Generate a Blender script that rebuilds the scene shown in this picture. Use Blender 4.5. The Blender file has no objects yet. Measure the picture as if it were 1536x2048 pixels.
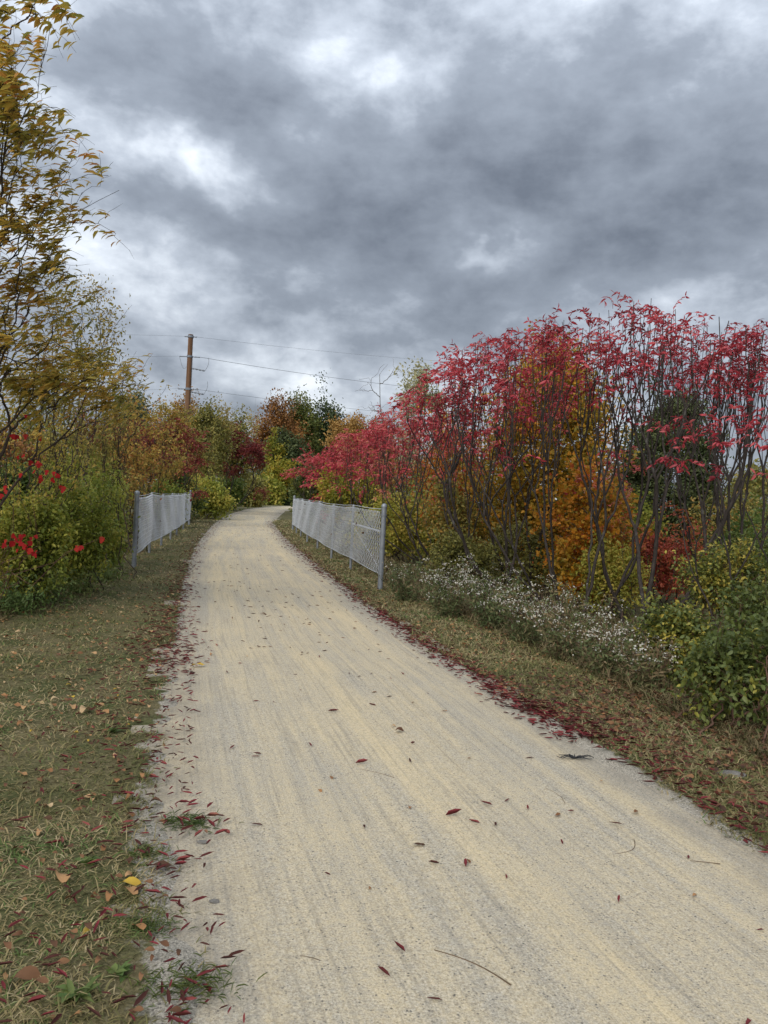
import bpy, math, numpy as np
from mathutils import Matrix, Vector

S = bpy.context.scene
COL = S.collection
rng = np.random.default_rng(11)

# ------------------------------------------------------------------ camera
FPX, CX, CY, EYE = 1536.0, 768.0, 1024.0, 1.6
ROLL, PITCH = math.radians(3.0), math.radians(-1.006)
CR, SR, CP, SP = math.cos(ROLL), math.sin(ROLL), math.cos(PITCH), math.sin(PITCH)
cam_data = bpy.data.cameras.new('camera')
cam = bpy.data.objects.new('camera', cam_data)
COL.objects.link(cam)
S.camera = cam
cam_data.sensor_fit = 'VERTICAL'
cam_data.sensor_height = 36.0
cam_data.lens = 36.0 * FPX / 2048.0
cam_data.clip_start = 0.05
cam_data.clip_end = 6000
_r = (CR, -SR * SP, SR * CP)
_u = (-SR, -CR * SP, CR * CP)
_f = (0.0, CP, SP)
cam.matrix_world = Matrix(((_r[0], _u[0], -_f[0], 0), (_r[1], _u[1], -_f[1], 0), (_r[2], _u[2], -_f[2], EYE), (0, 0, 0, 1)))


def ray(px, py):
    u = (px - CX) / FPX
    v = (CY - py) / FPX
    u2 = u * CR - v * SR
    v2 = u * SR + v * CR
    return np.array([u2, CP - v2 * SP, SP + v2 * CP])


def W(px, py, d):
    """world point seen at a photograph pixel, at distance d down the trail"""
    r = ray(px, py)
    return r * (d / r[1]) + np.array([0, 0, EYE])


def G(px, py, z=0.0):
    r = ray(px, py)
    return (r * ((z - EYE) / r[2]))[:2]


# ------------------------------------------------------------------ sky, sun, exposure
SUN_EL, SUN_AZ = math.radians(36), math.radians(208)     # azimuth clockwise from +Y: behind the camera, to the left
wd = bpy.data.worlds.new('World')
S.world = wd
wd.use_nodes = True
nt = wd.node_tree
nt.nodes.clear()


class NB:
    """small node builder"""
    def __init__(self, nt):
        self.nt = nt

    def n(self, typ, **kw):
        nd = self.nt.nodes.new(typ)
        for k, v in kw.items():
            setattr(nd, k, v)
        return nd

    def put(self, sock, v):
        if isinstance(v, bpy.types.NodeSocket):
            self.nt.links.new(v, sock)
        elif v is not None:
            sock.default_value = v

    def m(self, op, a, b=None, c=None, clamp=False):
        nd = self.n('ShaderNodeMath', operation=op, use_clamp=clamp)
        for i, x in enumerate((a, b, c)):
            self.put(nd.inputs[i], x)
        return nd.outputs[0]

    def vm(self, op, a, b=None, out=0):
        nd = self.n('ShaderNodeVectorMath', operation=op)
        self.put(nd.inputs[0], a)
        if b is not None:
            self.put(nd.inputs[3] if op == 'SCALE' else nd.inputs[1], b)
        return nd.outputs['Value'] if op in ('DOT_PRODUCT', 'LENGTH') else nd.outputs[0]

    def noise(self, vec, scale, detail=4, rough=.55, dist=0, out='Fac', lac=2.0):
        nd = self.n('ShaderNodeTexNoise')
        self.put(nd.inputs['Vector'], vec)
        nd.inputs['Scale'].default_value = scale
        nd.inputs['Detail'].default_value = detail
        nd.inputs['Roughness'].default_value = rough
        nd.inputs['Lacunarity'].default_value = lac
        nd.inputs['Distortion'].default_value = dist
        return nd.outputs[out]

    def ramp(self, fac, stops, interp='LINEAR'):
        nd = self.n('ShaderNodeValToRGB')
        cr = nd.color_ramp
        cr.interpolation = interp
        while len(cr.elements) < len(stops):
            cr.elements.new(0.5)
        for e, (p, c) in zip(cr.elements, stops):
            e.position = p
            e.color = (*c, 1) if len(c) == 3 else c
        self.put(nd.inputs[0], fac)
        return nd.outputs[0]

    def mix(self, fac, a, b, typ='MIX'):
        nd = self.n('ShaderNodeMix', data_type='RGBA', blend_type=typ)
        self.put(nd.inputs[0], fac)
        self.put(nd.inputs[6], (*a, 1) if isinstance(a, tuple) else a)
        self.put(nd.inputs[7], (*b, 1) if isinstance(b, tuple) else b)
        return nd.outputs[2]

    def mr(self, v, a, b, c, d, smooth=False):
        nd = self.n('ShaderNodeMapRange')
        if smooth:
            nd.interpolation_type = 'SMOOTHSTEP'
        self.put(nd.inputs[0], v)
        for i, x in enumerate((a, b, c, d)):
            self.put(nd.inputs[i + 1], x)
        return nd.outputs[0]


B = NB(nt)
tc = B.n('ShaderNodeTexCoord')
N = tc.outputs['Generated']
sep = B.n('ShaderNodeSeparateXYZ')
B.put(sep.inputs[0], N)
zz = B.m('ADD', B.m('MAXIMUM', sep.outputs[2], 0.0), 0.14)
cmb = B.n('ShaderNodeCombineXYZ')
B.put(cmb.inputs[0], B.m('DIVIDE', sep.outputs[0], zz))
B.put(cmb.inputs[1], B.m('DIVIDE', sep.outputs[1], zz))
P = cmb.outputs[0]
# cloud bodies seen from below, on a flat layer that runs out to the horizon
wn = B.noise(P, 1.1, 3, .5, out='Color')
warp = B.vm('SCALE', B.vm('SUBTRACT', wn, (0.5, 0.5, 0.5)), 0.55)
Pw = B.vm('ADD', P, warp)
big = B.noise(Pw, 0.75, 4, .5)
mid = B.noise(Pw, 1.9, 7, .58)
fine = B.noise(Pw, 5.5, 6, .62)
st_ = B.n('ShaderNodeMapping')
st_.inputs['Scale'].default_value = (1, 1, 1.7)
B.put(st_.inputs[0], N)
Ns = B.vm('ADD', st_.outputs[0], B.vm('SCALE', warp, .05))
bank = B.noise(Ns, 3.2, 5, .52, .1)
puff = B.noise(Ns, 8.0, 8, .56, .12)
wisp = B.noise(Ns, 26.0, 6, .6, .15)
dens = B.m('ADD', B.m('MULTIPLY', big, .30), B.m('MULTIPLY', bank, .55))
dens = B.m('ADD', dens, B.m('MULTIPLY', puff, .86))
dens = B.m('ADD', dens, B.m('MULTIPLY', wisp, .20))
dens = B.m('SUBTRACT', dens, 0.455)
# the particular cloud masses and breaks of this sky, as soft bodies in direction space
nw = B.noise(N, 5.0, 5, .6, out='Color')
Nw = B.vm('ADD', N, B.vm('SCALE', B.vm('SUBTRACT', nw, (0.5, 0.5, 0.5)), 0.15))
for (px, py, rx, ry, wgt) in (
        (1060, 345, 340, 105, .42), (1330, 470, 300, 85, .30), (880, 40, 200, 90, .17), (640, 480, 240, 70, .16), (330, 175, 230, 85, .28),
        (560, 60, 240, 90, .06), (1250, 160, 300, 90, .06), (860, 560, 420, 60, .10), (1150, 640, 420, 60, .06),
        (350, 305, 105, 40, -.24), (430, 385, 70, 40, -.16), (240, 490, 110, 60, -.10), (285, 385, 90, 30, .12), (500, 440, 150, 60, .12), (570, 300, 120, 70, .08), (985, 490, 85, 34, -.36), (1270, 402, 120, 55, -.16),
        (650, 190, 70, 80, -.16), (1150, -10, 420, 60, -.10), (120, 60, 90, 80, -.18), (520, 655, 60, 25, .12), (800, 700, 300, 30, .03),
        (450, 600, 200, 45, -.10), (620, 790, 500, 30, -.12), (830, 110, 160, 70, -.05)):
    c = ray(px, py)
    c = c / np.linalg.norm(c)
    right = np.cross(c, (0, 0, 1)); right /= np.linalg.norm(right)
    up = np.cross(right, c)
    dv = B.vm('SUBTRACT', Nw, tuple(c))
    a = B.vm('DOT_PRODUCT', dv, tuple(right * FPX / rx))
    b = B.vm('DOT_PRODUCT', dv, tuple(up * FPX / ry))
    # only where the direction is on the same side of the sky
    cc = B.vm('DOT_PRODUCT', dv, tuple(c * 3.0))
    q = B.m('ADD', B.m('ADD', B.m('MULTIPLY', a, a), B.m('MULTIPLY', b, b)), B.m('MULTIPLY', cc, cc))
    g = B.m('POWER', 2.718, B.m('MULTIPLY', q, -0.8))
    dens = B.m('ADD', dens, B.m('MULTIPLY', g, wgt))
ccol = B.ramp(dens, [(0.20, (.63, .65, .675)), (0.32, (.425, .458, .502)), (0.46, (.275, .305, .350)), (0.64, (.162, .184, .219)), (1.0, (.080, .093, .116))])
# an overcast sky grows brighter towards the zenith
zen = B.mr(sep.outputs[2], 0.0, 1.0, 0.78, 2.05)
ccol = B.vm('SCALE', ccol, zen)
sky = B.n('ShaderNodeTexSky', sky_type='NISHITA', sun_disc=False)
sky.sun_elevation = SUN_EL
sky.sun_rotation = SUN_AZ
sky.air_density = 1.0
sky.dust_density = 2.0
nsky = B.vm('SCALE', sky.outputs[0], 0.10)
cover = B.mr(dens, 0.05, 0.45, 0.80, 0.97, True)
fin = B.mix(cover, nsky, ccol)
bg = B.n('ShaderNodeBackground')
B.put(bg.inputs[0], fin)
bg.inputs[1].default_value = 1.0
ow = B.n('ShaderNodeOutputWorld')
nt.links.new(bg.outputs[0], ow.inputs[0])

sl = bpy.data.lights.new('sun', 'SUN')
sl.energy = 1.5
sl.angle = math.radians(35)
sl.color = (1.0, 0.965, 0.90)
so = bpy.data.objects.new('sun', sl)
COL.objects.link(so)
_sd = Vector((math.sin(SUN_AZ) * math.cos(SUN_EL), math.cos(SUN_AZ) * math.cos(SUN_EL), math.sin(SUN_EL)))
so.rotation_euler = _sd.to_track_quat('Z', 'Y').to_euler()
so.location = (-8, -12, 18)

S.view_settings.view_transform = 'Standard'
S.view_settings.look = 'None'
S.view_settings.gamma = 1
S.view_settings.exposure = 0.85
S.view_settings.use_curve_mapping = False
S.render.engine = 'CYCLES'
S.cycles.max_bounces = 5
S.cycles.diffuse_bounces = 2
S.cycles.glossy_bounces = 2
S.cycles.transmission_bounces = 3
S.cycles.use_denoising = True
S.cycles.use_adaptive_sampling = True
S.cycles.adaptive_threshold = 0.02


# ------------------------------------------------------------------ materials
def new_mat(name):
    m = bpy.data.materials.new(name)
    m.use_nodes = True
    m.node_tree.nodes.clear()
    return m, NB(m.node_tree)


def finish(m, b, shader):
    o = b.n('ShaderNodeOutputMaterial')
    b.nt.links.new(shader, o.inputs[0])
    return m


def principled(b, col, rough=.7, spec=.3, metal=0.0, bump=None, bdist=.01, bstr=.6):
    p = b.n('ShaderNodeBsdfPrincipled')
    b.put(p.inputs['Base Color'], (*col, 1) if isinstance(col, tuple) else col)
    b.put(p.inputs['Roughness'], rough)
    p.inputs['Specular IOR Level'].default_value = spec
    p.inputs['Metallic'].default_value = metal
    if bump is not None:
        bn = b.n('ShaderNodeBump')
        bn.inputs['Distance'].default_value = bdist
        bn.inputs['Strength'].default_value = bstr
        b.put(bn.inputs['Height'], bump)
        b.nt.links.new(bn.outputs[0], p.inputs['Normal'])
    return p.outputs[0]


def leaf_mat(name, stops, trans=.32, rough=.5, spec=.25, blotch=None, bright=1.0):
    """leaf blade: colour varies from leaf to leaf, light passes through"""
    m, b = new_mat(name)
    at = b.n('ShaderNodeAttribute', attribute_name='rnd')
    oi = b.n('ShaderNodeObjectInfo')
    g = b.n('ShaderNodeNewGeometry')
    rip = b.m('MULTIPLY', b.m('SUBTRACT', b.noise(g.outputs['Position'], 1.1, 3, .6), .5), 1.1)
    f = b.m('ADD', b.m('ADD', at.outputs['Fac'], b.m('MULTIPLY', b.m('SUBTRACT', oi.outputs['Random'], .5), .6)), rip, clamp=True)
    c = b.ramp(f, stops)
    c = b.vm('SCALE', c, bright)
    nz = b.noise(g.outputs['Position'], 14, 3, .6)
    c = b.mix(b.mr(nz, .40, .75, 0, .30), c, blotch or (.10, .055, .02))
    sh = principled(b, c, rough, spec)
    t = b.n('ShaderNodeBsdfTranslucent')
    b.put(t.inputs[0], c)
    mx = b.n('ShaderNodeMixShader')
    mx.inputs[0].default_value = trans
    b.nt.links.new(sh, mx.inputs[1])
    b.nt.links.new(t.outputs[0], mx.inputs[2])
    return finish(m, b, mx.outputs[0])


def bark_mat(name, c1, c2, lichen=None, sc=30):
    m, b = new_mat(name)
    g = b.n('ShaderNodeNewGeometry')
    mp = b.n('ShaderNodeMapping')
    mp.inputs['Scale'].default_value = (1, 1, .25)
    b.put(mp.inputs[0], g.outputs['Position'])
    nz = b.noise(mp.outputs[0], sc, 5, .65)
    c = b.ramp(nz, [(.3, c1), (.7, c2)])
    if lichen:
        l = b.noise(g.outputs['Position'], 6, 4, .6)
        c = b.mix(b.mr(l, .60, .70, 0, .8), c, lichen)
    return finish(m, b, principled(b, c, .85, .15, bump=nz, bdist=.006))


def flat_mat(name, c, rough=.6, spec=.3, metal=0, var=.2, sc=12):
    m, b = new_mat(name)
    g = b.n('ShaderNodeNewGeometry')
    nz = b.noise(g.outputs['Position'], sc, 4, .6)
    dk = tuple(x * (1 - var) for x in c)
    lt = tuple(min(1, x * (1 + var)) for x in c)
    return finish(m, b, principled(b, b.ramp(nz, [(.35, dk), (.65, lt)]), rough, spec, metal))


M = {}
M['bark_dark'] = bark_mat('sumac_bark', (.020, .016, .014), (.062, .050, .043), (.11, .105, .095))
M['bark_grey'] = bark_mat('grey_bark', (.07, .06, .05), (.17, .15, .125))
M['bark_twig'] = bark_mat('twig_bark', (.030, .022, .018), (.085, .062, .045))
M['bark_pale'] = bark_mat('pale_twig_bark', (.14, .12, .10), (.28, .25, .21))
M['bark_red'] = bark_mat('reddish_twig_bark', (.075, .038, .028), (.15, .085, .06))

M['red'] = leaf_mat('sumac_leaf', [(0, (.17, .020, .026)), (.25, (.31, .028, .040)), (.55, (.42, .060, .070)), (.78, (.46, .13, .12)), (.92, (.44, .17, .07)), (1, (.26, .15, .05))], .36, .42, .32, (.15, .03, .025), bright=1.38)
M['redfar'] = leaf_mat('far_sumac_leaf', [(0, (.09, .018, .016)), (.4, (.17, .024, .024)), (.7, (.21, .05, .035)), (1, (.17, .11, .035))], .3, .5, .25, (.08, .03, .015), bright=1.2)
M['vine'] = leaf_mat('vine_leaf', [(0, (.20, .010, .012)), (.5, (.36, .016, .016)), (1, (.32, .05, .025))], .3, .6, .08, (.15, .012, .012))
M['cherry'] = leaf_mat('yellow_olive_leaf', [(0, (.15, .155, .035)), (.3, (.26, .215, .045)), (.6, (.38, .265, .05)), (.85, (.43, .25, .055)), (1, (.36, .15, .045))], .42, .45, .3, (.15, .08, .02), bright=1.55)
M['small_orange'] = leaf_mat('small_orange_leaf', [(0, (.15, .15, .04)), (.4, (.26, .21, .05)), (.75, (.38, .255, .055)), (1, (.38, .16, .05))], .42, bright=1.25)
M['maple'] = leaf_mat('golden_maple_leaf', [(0, (.20, .17, .025)), (.25, (.36, .22, .025)), (.55, (.50, .25, .025)), (.8, (.52, .19, .02)), (1, (.42, .09, .03))], .38, .5, .25, (.24, .10, .015), bright=1.15)
M['orange_red'] = leaf_mat('orange_red_leaf', [(0, (.40, .10, .03)), (.35, (.44, .11, .05)), (.8, (.42, .07, .06)), (1, (.42, .18, .04))], .35, bright=1.0)
M['yellowgreen'] = leaf_mat('yellow_green_leaf', [(0, (.10, .13, .022)), (.4, (.18, .20, .032)), (.75, (.27, .25, .042)), (1, (.38, .29, .06))], .4, .5, .3, (.06, .07, .015), bright=1.55)
M['green'] = leaf_mat('green_leaf', [(0, (.045, .075, .018)), (.5, (.085, .12, .026)), (.85, (.13, .15, .03)), (1, (.24, .19, .04))], .32, .45, .3, (.04, .05, .015), bright=1.6)
M['privet'] = leaf_mat('dark_green_and_yellow_leaf', [(0, (.055, .075, .022)), (.40, (.085, .11, .028)), (.66, (.14, .155, .035)), (.80, (.30, .265, .045)), (1, (.40, .31, .06))], .34, .45, .25, (.07, .06, .02), bright=1.25)
M['olive'] = leaf_mat('olive_leaf', [(0, (.09, .092, .025)), (.5, (.16, .15, .035)), (.85, (.25, .19, .045)), (1, (.30, .16, .04))], .3, bright=1.45)
M['brown'] = leaf_mat('rusty_brown_leaf', [(0, (.10, .05, .02)), (.4, (.18, .085, .028)), (.8, (.25, .11, .03)), (1, (.13, .13, .03))], .3, bright=1.5)
M['tan'] = leaf_mat('tan_orange_leaf', [(0, (.17, .10, .035)), (.5, (.29, .16, .045)), (1, (.33, .20, .06))], .3, bright=1.35)
M['darkgreen'] = leaf_mat('dark_evergreen_leaf', [(0, (.020, .032, .014)), (.5, (.040, .056, .022)), (1, (.075, .085, .032))], .2, .6, .2, (.03, .03, .015), bright=1.7)
M['midgreen'] = leaf_mat('mid_green_leaf', [(0, (.035, .055, .016)), (.5, (.065, .09, .024)), (1, (.13, .13, .03))], .28, bright=1.6)
M['paleyellow'] = leaf_mat('pale_yellow_leaf', [(0, (.30, .24, .08)), (.5, (.44, .34, .10)), (1, (.50, .42, .18))], .4)
M['palegreen'] = leaf_mat('pale_silver_green_leaf', [(0, (.26, .27, .17)), (.5, (.38, .38, .24)), (1, (.44, .40, .20))], .35, bright=1.1)
M['lime'] = leaf_mat('lime_yellow_leaf', [(0, (.10, .13, .02)), (.5, (.21, .20, .025)), (.85, (.34, .26, .03)), (1, (.40, .20, .03))], .38, bright=1.3)
M['weed'] = leaf_mat('weed_leaf', [(0, (.05, .085, .022)), (.5, (.085, .12, .032)), (1, (.14, .15, .045))], .3, bright=1.5)
M['drystem'] = leaf_mat('dry_weed', [(0, (.085, .065, .035)), (.5, (.15, .11, .055)), (.8, (.09, .105, .035)), (1, (.24, .19, .10))], .2, .8, bright=1.05)
M['aster_leaf'] = leaf_mat('aster_foliage', [(0, (.05, .07, .026)), (.5, (.075, .095, .036)), (.8, (.11, .10, .045)), (1, (.15, .11, .06))], .25, .7, bright=1.6)
M['petal'] = leaf_mat('white_petal', [(0, (.44, .42, .36)), (.5, (.62, .60, .53)), (1, (.42, .36, .27))], .3, .6, .2, (.6, .56, .48))
M['grass'] = leaf_mat('grass_blade', [(0, (.075, .085, .026)), (.25, (.125, .120, .042)), (.50, (.19, .155, .068)), (.75, (.27, .21, .105)), (.93, (.35, .285, .165)), (1, (.085, .13, .035))], .25, .7, .2, (.16, .12, .05), bright=1.3)
M['fall_red'] = leaf_mat('fallen_red_leaf', [(0, (.060, .022, .016)), (.3, (.12, .022, .024)), (.6, (.20, .032, .038)), (.82, (.23, .07, .055)), (1, (.26, .14, .08))], .1, .6, .12, (.09, .012, .016))
M['fall_tan'] = leaf_mat('fallen_tan_leaf', [(0, (.17, .075, .03)), (.35, (.30, .145, .055)), (.7, (.44, .26, .12)), (1, (.50, .36, .20))], .15, .6, .25, (.17, .08, .03))
M['fall_yellow'] = leaf_mat('fallen_yellow_leaf', [(0, (.46, .28, .03)), (1, (.58, .40, .05))], .2, .5, .3, (.40, .20, .03))
M['fall_brown'] = leaf_mat('fallen_brown_leaf', [(0, (.055, .028, .016)), (.6, (.13, .06, .03)), (1, (.22, .11, .05))], .12, .7, .2, (.05, .03, .02))
M['twig'] = flat_mat('dry_twig', (.13, .09, .055), .8, .15)
M['stone'] = flat_mat('small_stone', (.15, .14, .125), .9, .1, sc=60)
M['galv'] = flat_mat('galvanised_steel', (.235, .25, .27), .50, .5, .45, .16, 9)
M['mesh'] = flat_mat('galvanised_wire', (.58, .60, .62), .45, .5, .5, .08, 5)
M['tag'] = flat_mat('black_debris', (.02, .02, .022), .8)
M['insul'] = flat_mat('grey_insulator', (.16, .18, .21), .4, .5)
M['cable'] = flat_mat('aluminium_cable', (.16, .17, .185), .5, .4)


def wood_pole_mat():
    m, b = new_mat('utility_pole_wood')
    g = b.n('ShaderNodeNewGeometry')
    mp = b.n('ShaderNodeMapping')
    mp.inputs['Scale'].default_value = (14, 14, .35)
    b.put(mp.inputs[0], g.outputs['Position'])
    nz = b.noise(mp.outputs[0], 1.0, 5, .6)
    c = b.ramp(nz, [(.25, (.065, .036, .022)), (.5, (.15, .082, .047)), (.75, (.24, .14, .085))])
    return finish(m, b, principled(b, c, .85, .15, bump=nz, bdist=.02))


M['pole'] = wood_pole_mat()


def gravel_mat():
    m, b = new_mat('crushed_stone')
    uv = b.n('ShaderNodeUVMap', uv_map='trail')
    g = b.n('ShaderNodeNewGeometry')
    pos = g.outputs['Position']
    sp = b.n('ShaderNodeSeparateXYZ')
    b.put(sp.inputs[0], uv.outputs[0])
    u, v = sp.outputs[0], sp.outputs[1]

    def stretched(su, sv, dx=0.0):
        wob = b.m('MULTIPLY', b.m('SUBTRACT', b.noise(pos, .16, 2, .5), .5), .22)
        c = b.n('ShaderNodeCombineXYZ')
        b.put(c.inputs[0], b.m('ADD', b.m('MULTIPLY', b.m('ADD', u, wob), su), dx))
        b.put(c.inputs[1], b.m('MULTIPLY', v, sv))
        return c.outputs[0]
    broad = b.noise(stretched(1.6, .09), 1.0, 3, .55)
    lane = b.noise(stretched(7.0, .22, 3.7), 1.0, 4, .6)
    thin = b.noise(stretched(26.0, .5, 9.1), 1.0, 3, .6)
    patch = b.noise(pos, 1.3, 4, .6)
    # yellow fines lie in the wheel lanes, grey bare chips between them
    fines = b.m('ADD', b.m('ADD', b.m('MULTIPLY', broad, .80), b.m('MULTIPLY', lane, 1.05)), b.m('MULTIPLY', patch, .50))
    fines = b.m('SUBTRACT', fines, .39)
    fines = b.m('ADD', fines, b.m('MULTIPLY', thin, .22))
    edge = b.m('ABSOLUTE', u)
    fines = b.m('SUBTRACT', fines, b.mr(edge, .85, 1.45, 0.0, .26))
    grain = b.noise(pos, 120, 3, .75)
    grain2 = b.noise(pos, 42, 4, .75)
    mixf = b.mr(b.m('ADD', fines, b.m('MULTIPLY', b.m('SUBTRACT', grain2, .5), .95)), .62, 1.14, 0, 1)
    grey = b.ramp(grain, [(.30, (.165, .146, .115)), (.46, (.345, .308, .243)), (.56, (.43, .384, .303)), (.72, (.58, .525, .42))])
    tan = b.ramp(grain, [(.30, (.35, .276, .168)), (.48, (.53, .432, .274)), (.70, (.645, .54, .36))])
    col = b.mix(mixf, grey, tan)
    # thin wheel lines
    line = b.noise(stretched(40.0, .9, 5.3), 1.0, 3, .65)
    col = b.mix(b.mr(line, .51, .69, 0, .40), col, (.19, .172, .143))
    # dark chips
    vo = b.n('ShaderNodeTexVoronoi')
    vo.inputs['Scale'].default_value = 62
    b.put(vo.inputs['Vector'], pos)
    chip = b.m('MULTIPLY', b.mr(vo.outputs['Distance'], .18, .34, 1, 0), b.mr(b.noise(pos, 24, 3, .7), .47, .60, 0, 1))
    chip = b.m('MULTIPLY', chip, b.mr(mixf, 0, 1, 1.0, .45))
    col = b.mix(chip, col, (.07, .065, .062))
    # dirt and damp towards the margins
    dirt = b.m('MULTIPLY', b.mr(edge, .95, 1.5, 0, 1), b.mr(b.noise(pos, 3.2, 5, .65), .36, .60, .25, 1))
    col = b.mix(b.m('MULTIPLY', dirt, .70), col, (.20, .175, .14))
    h = b.m('ADD', b.m('MULTIPLY', grain2, .6), b.m('ADD', b.m('MULTIPLY', grain, .5), b.m('MULTIPLY', lane, 1.2)))
    return finish(m, b, principled(b, col, .95, .1, bump=h, bdist=.010, bstr=.75))


def soil_mat():
    m, b = new_mat('verge_soil_and_thatch')
    g = b.n('ShaderNodeNewGeometry')
    pos = g.outputs['Position']
    a = b.noise(pos, 2.2, 5, .6)
    f = b.noise(pos, 60, 4, .75)
    gg = b.noise(pos, 9, 4, .6)
    thatch = b.ramp(f, [(.3, (.055, .045, .022)), (.5, (.125, .105, .052)), (.7, (.21, .175, .095))])
    green = b.ramp(f, [(.3, (.03, .04, .014)), (.6, (.075, .085, .03)), (.75, (.13, .13, .05))])
    c = b.mix(b.mr(a, .42, .6, 0, .8), thatch, green)
    gr = b.noise(pos, 120, 3, .75)
    sand = b.ramp(gr, [(.32, (.10, .09, .075)), (.46, (.27, .243, .196)), (.56, (.36, .326, .266)), (.70, (.54, .49, .41))])
    vo = b.n('ShaderNodeTexVoronoi')
    vo.inputs['Scale'].default_value = 62
    b.put(vo.inputs['Vector'], pos)
    chip = b.m('MULTIPLY', b.mr(vo.outputs['Distance'], .18, .34, 1, 0), b.mr(b.noise(pos, 24, 3, .7), .45, .60, 0, 1))
    sand = b.mix(chip, sand, (.07, .065, .062))
    at = b.n('ShaderNodeAttribute', attribute_name='sandy')
    s = b.mr(b.m('ADD', at.outputs['Fac'], b.m('MULTIPLY', b.m('SUBTRACT', gg, .5), 1.5)), .35, .6, 0, 1, True)
    c = b.mix(s, c, sand)
    return finish(m, b, principled(b, c, .95, .1, bump=f, bdist=.02))


M['gravel'] = gravel_mat()
M['soil'] = soil_mat()


# ------------------------------------------------------------------ mesh helpers
def mk(name, V, F, mat=None, rnd=None, uv=None, smooth=False, uvname='UVMap'):
    """mesh datablock from vertex array and an (m,k) face array"""
    V = np.ascontiguousarray(V, dtype=np.float32)
    F = np.ascontiguousarray(F, dtype=np.int32)
    me = bpy.data.meshes.new(name)
    n, (m, k) = len(V), F.shape
    me.vertices.add(n)
    me.vertices.foreach_set('co', V.ravel())
    me.loops.add(m * k)
    me.loops.foreach_set('vertex_index', F.ravel())
    me.polygons.add(m)
    me.polygons.foreach_set('loop_start', np.arange(0, m * k, k, dtype=np.int32))
    me.polygons.foreach_set('loop_total', np.full(m, k, dtype=np.int32))
    if smooth:
        me.polygons.foreach_set('use_smooth', np.ones(m, dtype=bool))
    if uv is not None:
        l = me.uv_layers.new(name=uvname)
        l.data.foreach_set('uv', np.ascontiguousarray(uv[F.ravel()], dtype=np.float32).ravel())
    if rnd is not None:
        a = me.attributes.new('rnd', 'FLOAT', 'POINT')
        a.data.foreach_set('value', np.ascontiguousarray(rnd, dtype=np.float32))
    me.update()
    if mat is not None:
        me.materials.append(M[mat] if isinstance(mat, str) else mat)
    return me


def obj(name, me, parent=None, loc=None):
    o = bpy.data.objects.new(name, me)
    COL.objects.link(o)
    if parent is not None:
        o.parent = parent
    if loc is not None:
        o.location = loc
    return o


def tag(o, label=None, cat=None, group=None, kind=None):
    if label:
        o['label'] = label
    if cat:
        o['category'] = cat
    if group:
        o['group'] = group
    if kind:
        o['kind'] = kind
    return o


def thing(name, label, cat, loc, group=None):
    o = obj(name, None, None, tuple(float(x) for x in loc))
    return tag(o, label, cat, group)


def norm(a):
    return a / np.maximum(np.linalg.norm(a, axis=-1, keepdims=True), 1e-9)


def tubes(Pts, R, sides=5):
    """Pts (m,n,3), R (m,n) -> vertices, quads"""
    Pts = np.asarray(Pts, float)
    R = np.asarray(R, float)
    m, n, _ = Pts.shape
    t = norm(np.gradient(Pts, axis=1))
    ref = np.array([.37, .81, .45])
    ref = ref / np.linalg.norm(ref)
    u = np.cross(t, ref)
    bad = np.linalg.norm(u, axis=-1) < .1
    u[bad] = np.cross(t[bad], np.array([.9, -.3, .1]))
    u = norm(u)
    v = np.cross(t, u)
    a = np.arange(sides) * 2 * np.pi / sides
    ring = Pts[:, :, None, :] + R[:, :, None, None] * (np.cos(a)[None, None, :, None] * u[:, :, None, :] + np.sin(a)[None, None, :, None] * v[:, :, None, :])
    V = ring.reshape(-1, 3)
    i = np.arange(m)[:, None, None] * n * sides + np.arange(n - 1)[None, :, None] * sides
    j = np.arange(sides)[None, None, :]
    j2 = (j + 1) % sides
    F = np.stack([i + j, i + j2, i + sides + j2, i + sides + j], -1).reshape(-1, 4)
    return V, F


def boxes(items):
    """items of (centre, half sizes) -> vertices, quads"""
    V, F = [], []
    base = np.array([(x, y, z) for x in (-1, 1) for y in (-1, 1) for z in (-1, 1)], float)
    q = np.array([(0, 1, 3, 2), (4, 6, 7, 5), (0, 4, 5, 1), (2, 3, 7, 6), (0, 2, 6, 4), (1, 5, 7, 3)])
    for c, h in items:
        F.append(q + 8 * len(V))
        V.append(base * np.array(h) + np.array(c))
    return np.concatenate(V), np.concatenate(F)


# leaf blades: x across, y along, z out of the blade
T_RHOMB = (np.array([(0, 0, 0), (-.5, .45, .10), (0, 1, -.06), (.5, .45, .10)]), np.array([(0, 3, 2), (0, 2, 1)]))
_lv = [(0, 0, 0), (-.46, .30, .07), (.46, .30, .07), (-.40, .66, .01), (.40, .66, .01), (0, 1, -.20), (0, .30, 0), (0, .66, -.06)]
_lf = np.array([(0, 6, 1), (0, 2, 6), (1, 6, 7), (1, 7, 3), (2, 7, 6), (2, 4, 7), (3, 7, 5), (7, 4, 5)])
T_LENS = (np.array(_lv), _lf)
T_FLAT = (np.array([(0, 0, 0), (-.44, .30, .02), (.44, .30, .05), (-.40, .66, .06), (.40, .66, -.01), (0, 1, .05), (0, .30, 0), (0, .66, .0)]), _lf)
T_CURL = (np.array([(0, 0, 0), (-.34, .26, .10), (.34, .26, .10), (-.30, .68, .13), (.30, .68, .10), (.05, 1, .10), (0, .30, 0), (0, .68, .025)]), _lf)
T_BROAD = (np.array([(0, 0, .03), (-.52, .30, .16), (.50, .36, .07), (-.40, .70, .05), (.42, .72, .20), (.06, 1, .17), (0, .34, 0), (0, .70, .04)]), _lf)
_o = [(0, 0), (.22, .05), (.40, .20), (.47, .40), (.42, .60), (.28, .80), (.12, .92), (0, 1.0)]
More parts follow.
